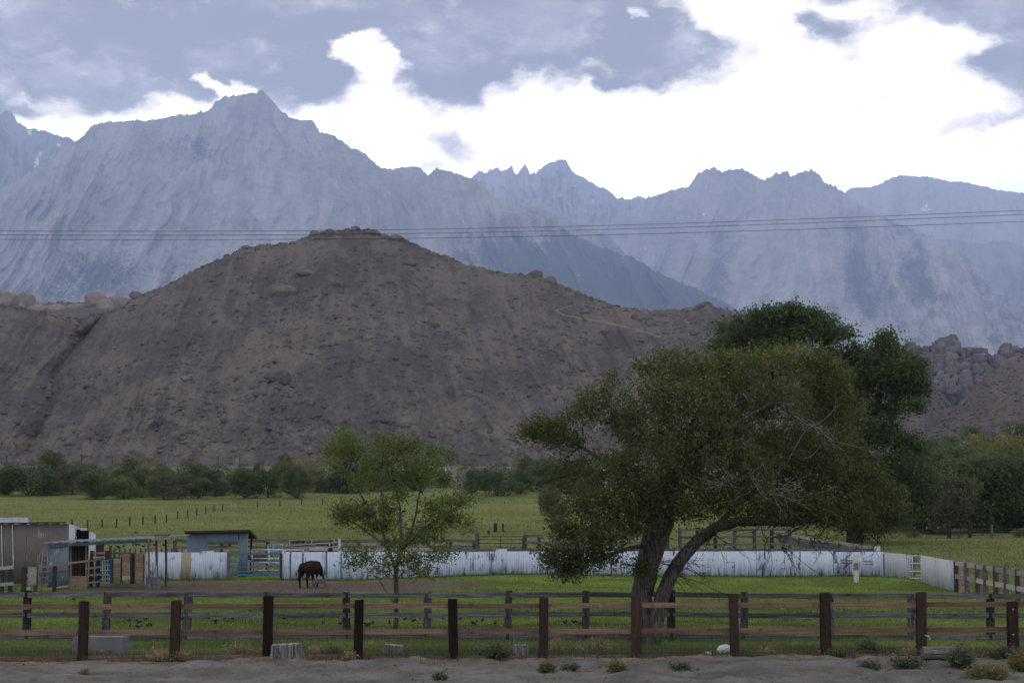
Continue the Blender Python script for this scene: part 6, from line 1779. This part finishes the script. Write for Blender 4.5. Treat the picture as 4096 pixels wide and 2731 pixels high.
BIRD = bird_mesh()
def bird(p, label, group, s=1.0, pitch=0.0, rz=None):
    o = link('blackbird', BIRD, loc=p); o.scale = (s,) * 3; o.rotation_euler = (0, pitch, random.uniform(0, 6.28) if rz is None else rz)
    return tag(o, label, 'bird', group)
ground_birds = [(515, 2490), (557, 2498), (583, 2487), (605, 2508), (520, 2514), (547, 2516), (626, 2473), (590, 2512), (728, 2484), (833, 2480), (861, 2496), (900, 2478), (930, 2482), (295, 2402), (248, 2466), (1117, 2474), (1137, 2480), (1190, 2472), (1291, 2500), (1361, 2503), (1478, 2508),
                (1490, 2497), (1558, 2500), (1623, 2483), (1655, 2490), (1680, 2482), (1470, 2510), (1770, 2478), (1793, 2472), (1840, 2480), (1880, 2472), (1893, 2503), (1980, 2505), (2260, 2500), (2300, 2497), (2322, 2502), (1700, 2500), (1930, 2490)]
for px, py in ground_birds:
    if px == 1655: continue
    bird(on_ground(px, py), 'black bird feeding on the corral grass between the plank fence and the horse', 'black birds on the corral grass', random.uniform(.95, 1.25), random.uniform(-.1, .35))
bb = bird(on_ground(1655, 2492), 'brown long tailed bird among the black ones near the young tree', None, 1.25); bb.data = BIRD.copy(); bb.data.materials.clear(); bb.data.materials.append(M_feather_brown)
for px, py, D, lab in ((544, 2132, 90.5, 'black bird alone on the long shelter roof'), (1257, 2250, 89.2, 'black bird perched on the back of the horse'), (3672, 2219, 95.5, 'black bird on the white pipe rail by the right opening')):
    o = bird(P(px, py + 3, D), lab, None, 1.0)
for px, py in ((470, 2186), (476, 2190), (495, 2184), (533, 2180), (545, 2178), (556, 2178), (573, 2184), (600, 2180), (617, 2180), (655, 2180), (883, 2180), (893, 2186), (905, 2186), (918, 2182)):
    bird(P(px, py + 5, 117.9), 'black bird perched along the pen rails behind the shelter and shed', 'black birds on the pen rails', 1.35)
for px, py in ((1416, 1887), (1551, 1885), (1574, 1928), (1665, 1925), (1684, 1973), (1454, 2020), (1553, 2168), (1572, 1890), (1620, 2050)):
    bird(P(px, py, YD - .3), 'black bird perched among the branches of the slender young tree', 'black birds in the young tree', .85, -.6)
for px, py in ((2635, 1740), (2940, 1740), (3000, 1540), (2780, 1690), (2440, 1700), (3090, 1500)):
    bird(P(px, py, TD - 2.9), 'black bird perched in the crown of the big olive brown tree', 'black birds in the big tree', 1.1, -.6)

# ------------------------------------------------------------------ stumps, rocks and rubbish at the front fence
M_stump = wood('weathered stump', (.05, .046, .048), (.21, .2, .2), (.03, .027, .027), (2.2, 2.2, .22), (.015, .013, .013), .1)
M_cut = wood('cut stump top', (.2, .19, .185), (.32, .30, .285), (.12, .1, .09), (2, 2, 2), None, .1)


def stump(px, by, w, h, label, tilt=0.0, seed=0, flat=1.0):
    q = on_ground(px, by); s = q.y / F_PX; R0, H0 = w * s / 2, h * s; r = random.Random(seed)
    t = empty('tree_stump', q, label, 'stump'); n = 48; m = MB(); prof_ = [(0, -.1, 1.12), (1, .08, 1.06), (2, .5, .97), (3, .97, .94), (4, 1.0, .86)]
    nz = [1 + .09 * math.sin(k * 2 * math.pi / n * 5 + seed) + .05 * math.sin(k * 2 * math.pi / n * 11 + seed * 2) - (.22 if (k * 7 + seed) % 9 == 0 else 0) + r.uniform(-.03, .03) for k in range(n)]
    tp = [r.uniform(-.05, .05) for _ in range(n)]
    for j, f, sc in prof_:
        for k in range(n):
            a = 2 * math.pi * k / n; rr = R0 * sc * nz[k]
            m.v.append((q.x + rr * math.cos(a), q.y + rr * math.sin(a) * .8, q.z + H0 * f * flat + (tp[k] * H0 if j >= 3 else 0) + tilt * rr * math.cos(a) * (f > .2)))
    for j in range(4):
        for k in range(n): m.f.append((j * n + k, j * n + (k + 1) % n, (j + 1) * n + (k + 1) % n, (j + 1) * n + k))
    m.build('bark', M_stump, t)
    mt = MB(); base = [m.v[4 * n + k] for k in range(n)]; c = (q.x, q.y, sum(p[2] for p in base) / n - .01)
    mt.add([(p[0] * .995 + c[0] * .005, p[1], p[2] + .004) for p in base] + [c], [(k, (k + 1) % n, n) for k in range(n)]); mt.build('cut_top', M_cut, t)
stump(1142, 2640, 132, 60, 'wide weathered stump at the fence, leftmost of three', .05, 1)
stump(1575, 2625, 86, 44, 'split grey stump in the middle of three at the fence', -.1, 5)
stump(2083, 2632, 62, 50, 'small upright stump, rightmost of three, with pale cut top', 0, 9)
q = on_ground(3770, 2636)
t = empty('log', q, 'short thick log lying on its side against a brown post at the right', 'log')
n = 22; m = MB(); r = random.Random(4)
nz = [1 + .06 * math.sin(k * 4.1) + r.uniform(-.05, .05) for k in range(n)]
for j in range(9):
    x = -.50 + 1.02 * j / 8
    for k in range(n):
        a = 2 * math.pi * k / n; rr = .165 * nz[k] * (1 - .12 * (j / 8)) * (.96 if j in (0, 8) else 1 + .03 * math.sin(j * 2.2 + k))
        m.v.append((q.x + x, q.y + rr * math.cos(a) * 1.1 - .12 * j / 8, q.z + .15 + rr * math.sin(a) + .03 * j / 8))
for j in range(8):
    for k in range(n): m.f.append((j * n + k, (j + 1) * n + k, (j + 1) * n + (k + 1) % n, j * n + (k + 1) % n))
m.f.append(tuple(range(n))); m.f.append(tuple(range(8 * n, 9 * n))[::-1])
m.build('bark', wood('log bark', (.07, .062, .06), (.17, .158, .155), (.028, .025, .025), (.8, 6, 6), None, .1), t)
for px, by, w, h, lab in ((2830, 2622, 32, 20, 'small rounded white rock left of the larger white rock'), (2898, 2618, 66, 44, 'larger white rock leaning against a dark post'), (3574, 2624, 14, 13, 'little white ball shaped stone on the dirt edge')):
    q = on_ground(px, by); s = q.y / F_PX; o = link('white_rock', rock_mesh('white_rock', 900 + int(px), 2, 6), M_white_rock, loc=q + Vector((0, 0, h * s * .35))); o.scale = (w * s * .55, w * s * .42, h * s * .6)
    o.rotation_euler = (.1, -.25 if w > 50 else 0, .4); tag(o, lab, 'rock')
# concrete slab box behind the fence
q = P(397, 2618, 44.3); q.z = GV(q.x, 44.3)
t = empty('concrete_box', q, 'grey concrete box standing in the grass behind the left brown posts', 'box')
m = MB(); m.box(q + Vector((0, .25, .25)), (1.24, .5, .52)); m.build('block', M_concrete, t, bevel=.012)
m = MB(); m.box(q + Vector((-.66, .3, .24)), (.07, .6, .5)); m.box(q + Vector((.64, .3, .255)), (.03, .56, .53)); m.build('edge', M_trough, t)
# pale rag tied on the second last post
p = P(3712, 2548, 42.85); t = MB(); t.tube([p + Vector((-.08, 0, .05)), p + Vector((0, -.02, .03)), p + Vector((.035, -.02, -.03)), p + Vector((.05, -.02, -.09))], [.012, .03, .035, .012], 6)
tag(t.build('rag', M_board_pale, None, True), 'pale scrap of rag tied to a post above the log', 'rag')
for px, py, lab in ((3338, 2655, 'brown dry leaf scrap on the dirt, upper one of two'), (3330, 2670, 'brown dry leaf scrap on the dirt, lower one of two')):
    q = on_ground(px, py); m = MB(); m.add([q + Vector(v) for v in ((-.08, 0, 0), (0, -.05, .05), (.08, 0, .03), (0, .05, .06), (-.04, -.02, .09))], [(0, 1, 4), (1, 2, 3, 4), (0, 4, 3), (0, 3, 2, 1)])
    tag(m.build('dry_leaf', simple('brown litter', (.17, .08, .045), .9), None), lab, 'leaf')

# ------------------------------------------------------------------ grass and weeds
def blades(name, px, py_or_d, h, w, matl, seed, bydepth=False, clear=None, lean=.5, kind='stuff', parent=None, tint=None, ts=(1.7, 1.7), mixk=(.55, .5, .45, .7)):
    r = np.random.default_rng(seed); n = len(px)
    D = py_or_d
    P0 = np.stack([(px - 2048) / F_PX * D, D, 0 * D], -1) if not bydepth else np.stack([px, D, 0 * D], -1)
    P0[:, 2] = G(P0[:, 0], P0[:, 1]) - .01
    if clear is not None:
        k = clear(P0); P0 = P0[k]; h = h[k] if hasattr(h, '__len__') else h; n = len(P0)
        if tint is not None: tint = tint[k]
    a = r.uniform(0, 2 * math.pi, n); s = np.stack([np.cos(a), np.sin(a), 0 * a], -1) * (w * r.uniform(.6, 1.3, n))[:, None] / 2
    hh = h * r.uniform(.55, 1.25, n)
    tip = np.stack([r.normal(size=n) * lean * hh, r.normal(size=n) * lean * hh, hh], -1)
    V = np.stack([P0 - s, P0 + s, P0 + tip], 1)
    if parent is not None: V = V - np.array(parent.location)
    me = np_mesh(name, V.reshape(-1, 3), np.arange(n * 3).reshape(n, 3)); 
    t_ = mixk[0] * r.random(n) + mixk[1] * np.clip(mixk[2] + mixk[3] * fbm(P0[:, 0] / ts[0], P0[:, 1] / ts[1], oct=4, seed=seed, gain=.6), 0, 1) if tint is None else tint
    attr(me, 'tint', np.clip(t_, 0, 1), 'FACE')
    o = link(name, me, matl, parent)
    if kind: tag(o, kind=kind)
    return o


rg = np.random.default_rng(42)
def bare(P0):
    x, y = P0[:, 0], P0[:, 1]; wob = 1.2 * fbm(x / 1.8, y / 1.8, oct=3, seed=66)
    soil = (y + wob > 85.5) & (y + wob < 98.5) & (x + wob > -22) & (x + wob * 2.5 < -2.2)
    return ~soil | (rg.random(len(x)) < .06)
n = 210000
inv = 1 / rg.uniform(1 / 101.5, 1 / 43.9, n) ; pxs = rg.uniform(-150, 4250, n)
hh = .07 + .09 * np.clip(fbm((pxs - 2048) / F_PX * inv / 2.5, inv / 2.5, oct=3, seed=12) + .3, 0, 1) + .09 * np.clip((46.5 - inv) / 3, 0, 1)
blades('grass', pxs, inv, hh, .026, M_grass, 1, clear=bare, ts=(4.5, 3.0), mixk=(.42, .62, .42, 1.1))
n = 9000
x = rg.uniform(-21, 22, n); y = np.where(rg.random(n) < .6, 101.7, 50.6) + rg.normal(size=n) * .25
blades('grass', x, y, .16 + 0 * x, .03, M_grass, 2, True, lean=.35)
n = 130000
inv = 1 / rg.uniform(1 / 330, 1 / 108, n); pxs = rg.uniform(-200, 4300, n)
blades('grass', pxs, inv, .07 + .10 * rg.random(n) ** 2 + .0003 * inv, .07, M_pasture, 3, ts=(26, 9), mixk=(.45, .62, .42, 1.1))
# straw along the foot of the front fence
n = 5200
x = rg.uniform(-14.5, 14.5, n); y = FD - .1 + rg.normal(size=n) * .33
dens = np.clip(.35 + 1.1 * fbm(x / 1.4, y * 0, oct=3, seed=3), 0.05, 1)
blades('straw', x, y, .05 + .16 * rg.random(n) ** 3, .012, M_straw, 4, True, clear=lambda P0: rg.random(len(P0)) < dens, lean=.9)
n = 9000
x = rg.uniform(-14.5, 14.5, n); y = FD + .45 + rg.normal(size=n) * .4
blades('grass', x, y, .16 + .12 * rg.random(n), .02, M_weed, 5, True, lean=.45)


def tuft(px, py, w, h, n, matl, label, cat='weed', group=None, lean=.55, bw=.014):
    q = on_ground(px, py); s = q.y / F_PX; r = np.random.default_rng(int(px * 7 + py))
    t = empty('weed_clump' if cat == 'weed' else 'grass_tuft', q, label, cat, group)
    rx, H0 = w * s / 2, h * s; a = r.uniform(0, 6.283, n); rr = r.random(n) ** .6
    P0 = np.stack([q.x + np.cos(a) * rr * rx * .45, q.y + np.sin(a) * rr * rx * .45, q.z + 0 * a - .01], -1)
    out = np.stack([np.cos(a) * rr * rx * .75, np.sin(a) * rr * rx * .75, H0 * (1 - .45 * rr ** 2) * r.uniform(.3, 1.25, n)], -1) + r.normal(size=(n, 3)) * np.array([1, 1, .35]) * rx * .30
    sd_ = r.normal(size=(n, 3)) * bw; sd_[:, 2] = 0
    mid_ = P0 + out * .55 + r.normal(size=(n, 3)) * .01; tip = P0 + out
    f = r.uniform(.4, 1, (n, 3, 1)); lp_ = P0[:, None] + out[:, None] * f + r.normal(size=(n, 3, 3)) * .03
    V1 = np.stack([P0 - sd_, P0 + sd_, tip], 1).reshape(-1, 3)
    l0 = lp_.reshape(-1, 3); d1 = r.normal(size=l0.shape) * .022; d2 = r.normal(size=l0.shape) * .014
    V2 = np.stack([l0 - d2, l0 + d2, l0 + d1 * 1.6], 1).reshape(-1, 3)
    V = np.concatenate([V1, V2]) - np.array(q)
    me = np_mesh('blades', V, np.arange(len(V)).reshape(-1, 3)); attr(me, 'tint', r.random(len(V) // 3), 'FACE')
    link('blades', me, matl, t)
WD_ = [(1330, 2636, 70, 50, 260, M_weed, 'grey green weed left of the split stump', 'weed'), (1400, 2640, 40, 34, 120, M_straw, 'straw tuft between the wide stump and the split stump', 'grass'),
       (1985, 2636, 90, 60, 360, M_weed, 'bushy grey green weed left of the small upright stump', 'weed'), (1930, 2630, 60, 40, 160, M_weed, 'lower grey green weed left of the bushy one by the small stump', 'weed'), (2175, 2626, 60, 30, 160, M_weed, 'grey green weed at the post right of the small stump', 'weed'),
       (2230, 2620, 60, 76, 120, M_straw, 'tall straw tuft right of the post by the small stump', 'grass'), (2380, 2612, 130, 70, 190, M_straw, 'wide straw tuft midway between two brown posts at the centre', 'grass'),
       (2187, 2690, 62, 40, 260, M_weed_yellow, 'yellow green ball weed on the dirt, left of two', 'weed'), (2470, 2690, 64, 44, 260, M_weed_yellow, 'yellow green ball weed on the dirt, right of two', 'weed'), (2280, 2686, 60, 30, 150, M_weed, 'dull weed on the dirt between the two ball weeds', 'weed'),
       (2720, 2680, 80, 26, 170, M_weed, 'thin sprawling weed on the dirt below the white rocks', 'weed'), (3352, 2632, 90, 44, 300, M_weed, 'grey green weed at the post left of the white stone', 'weed'), (3470, 2620, 90, 60, 340, M_weed, 'dark green weed behind the dirt edge left of the white stone', 'weed'),
       (3640, 2626, 90, 36, 200, M_straw, 'flattened orange straw tuft left of the log', 'grass'), (3478, 2678, 70, 30, 240, M_weed, 'small green weed on the dirt below the white stone', 'weed'), (3630, 2668, 110, 36, 340, M_weed, 'spreading green weed on the dirt below the straw tuft', 'weed'),
       (3845, 2668, 100, 84, 420, M_weed, 'tall grey green weed growing in front of the log', 'weed'), (4020, 2632, 110, 50, 340, M_weed, 'low grey green weed right of the log', 'weed'), (3950, 2725, 160, 66, 480, M_weed_yellow, 'large yellow green weed at the bottom right', 'weed'), (4080, 2680, 90, 70, 300, M_weed_yellow, 'yellow green weed at the right edge on the dirt', 'weed'),
       (400, 2625, 120, 56, 120, M_straw, 'thin straw stalks before the concrete box', 'grass'), (650, 2640, 100, 44, 170, M_straw, 'straw tuft left of the second brown post', 'grass'), (720, 2640, 80, 38, 130, M_straw, 'straw tuft right of the second brown post', 'grass'), (960, 2630, 110, 70, 150, M_straw, 'loose straw tuft left of the wide stump', 'grass'),
       (335, 2694, 24, 12, 60, M_straw, 'tiny straw tuft alone on the left dirt', 'grass'), (1260, 2628, 80, 50, 140, M_straw, 'straw tuft right of the wide stump', 'grass'), (3060, 2625, 90, 36, 130, M_straw, 'straw tuft right of the dark post by the white rock', 'grass'), (1760, 2722, 50, 30, 140, M_weed, 'small weed at the bottom edge of the dirt', 'weed')]
for px, py, w, h, n, mt, lab, cat in WD_: tuft(px, py, w, h, n, mt, lab, cat)

# loose stones and clods on the dirt lot
n = 2600
class _Dirt:
    nu = nv = 2; PX = PY = np.zeros((2, 2))
    def vat(s, u, v):
        y = 1 / (1 / 43.2 + v * (1 / 34.0 - 1 / 43.2)); x = (u - .5) * .66 * y
        return np.stack([x, y, G(x, y) + .012], -1)
scatter_rocks('gravel', _Dirt(), n, .008, .045, 8, rock_mat('loose stones', (.11, .1, .1), (.2, .185, .18), (.06, .055, .055), 3))

# ------------------------------------------------------------------ the air between here and the mountains
HAZE_DENSITY = 4.8e-5
hz = MB().frame((0, 11500, 2248), (11000, 0, 0), (0, 12100, 0), (0, 0, 2252)).build('haze', None)
tag(hz, kind='stuff')
hm = bpy.data.materials.new('valley haze'); hm.use_nodes = True
hm.node_tree.nodes.clear()
ho = hm.node_tree.nodes.new('ShaderNodeOutputMaterial'); hv = hm.node_tree.nodes.new('ShaderNodeVolumePrincipled')
hv.inputs['Color'].default_value = (.425, .55, .85, 1); hv.inputs['Density'].default_value = HAZE_DENSITY; hv.inputs['Anisotropy'].default_value = 0.25
hm.node_tree.links.new(hv.outputs[0], ho.inputs['Volume'])
hz.data.materials.append(hm)
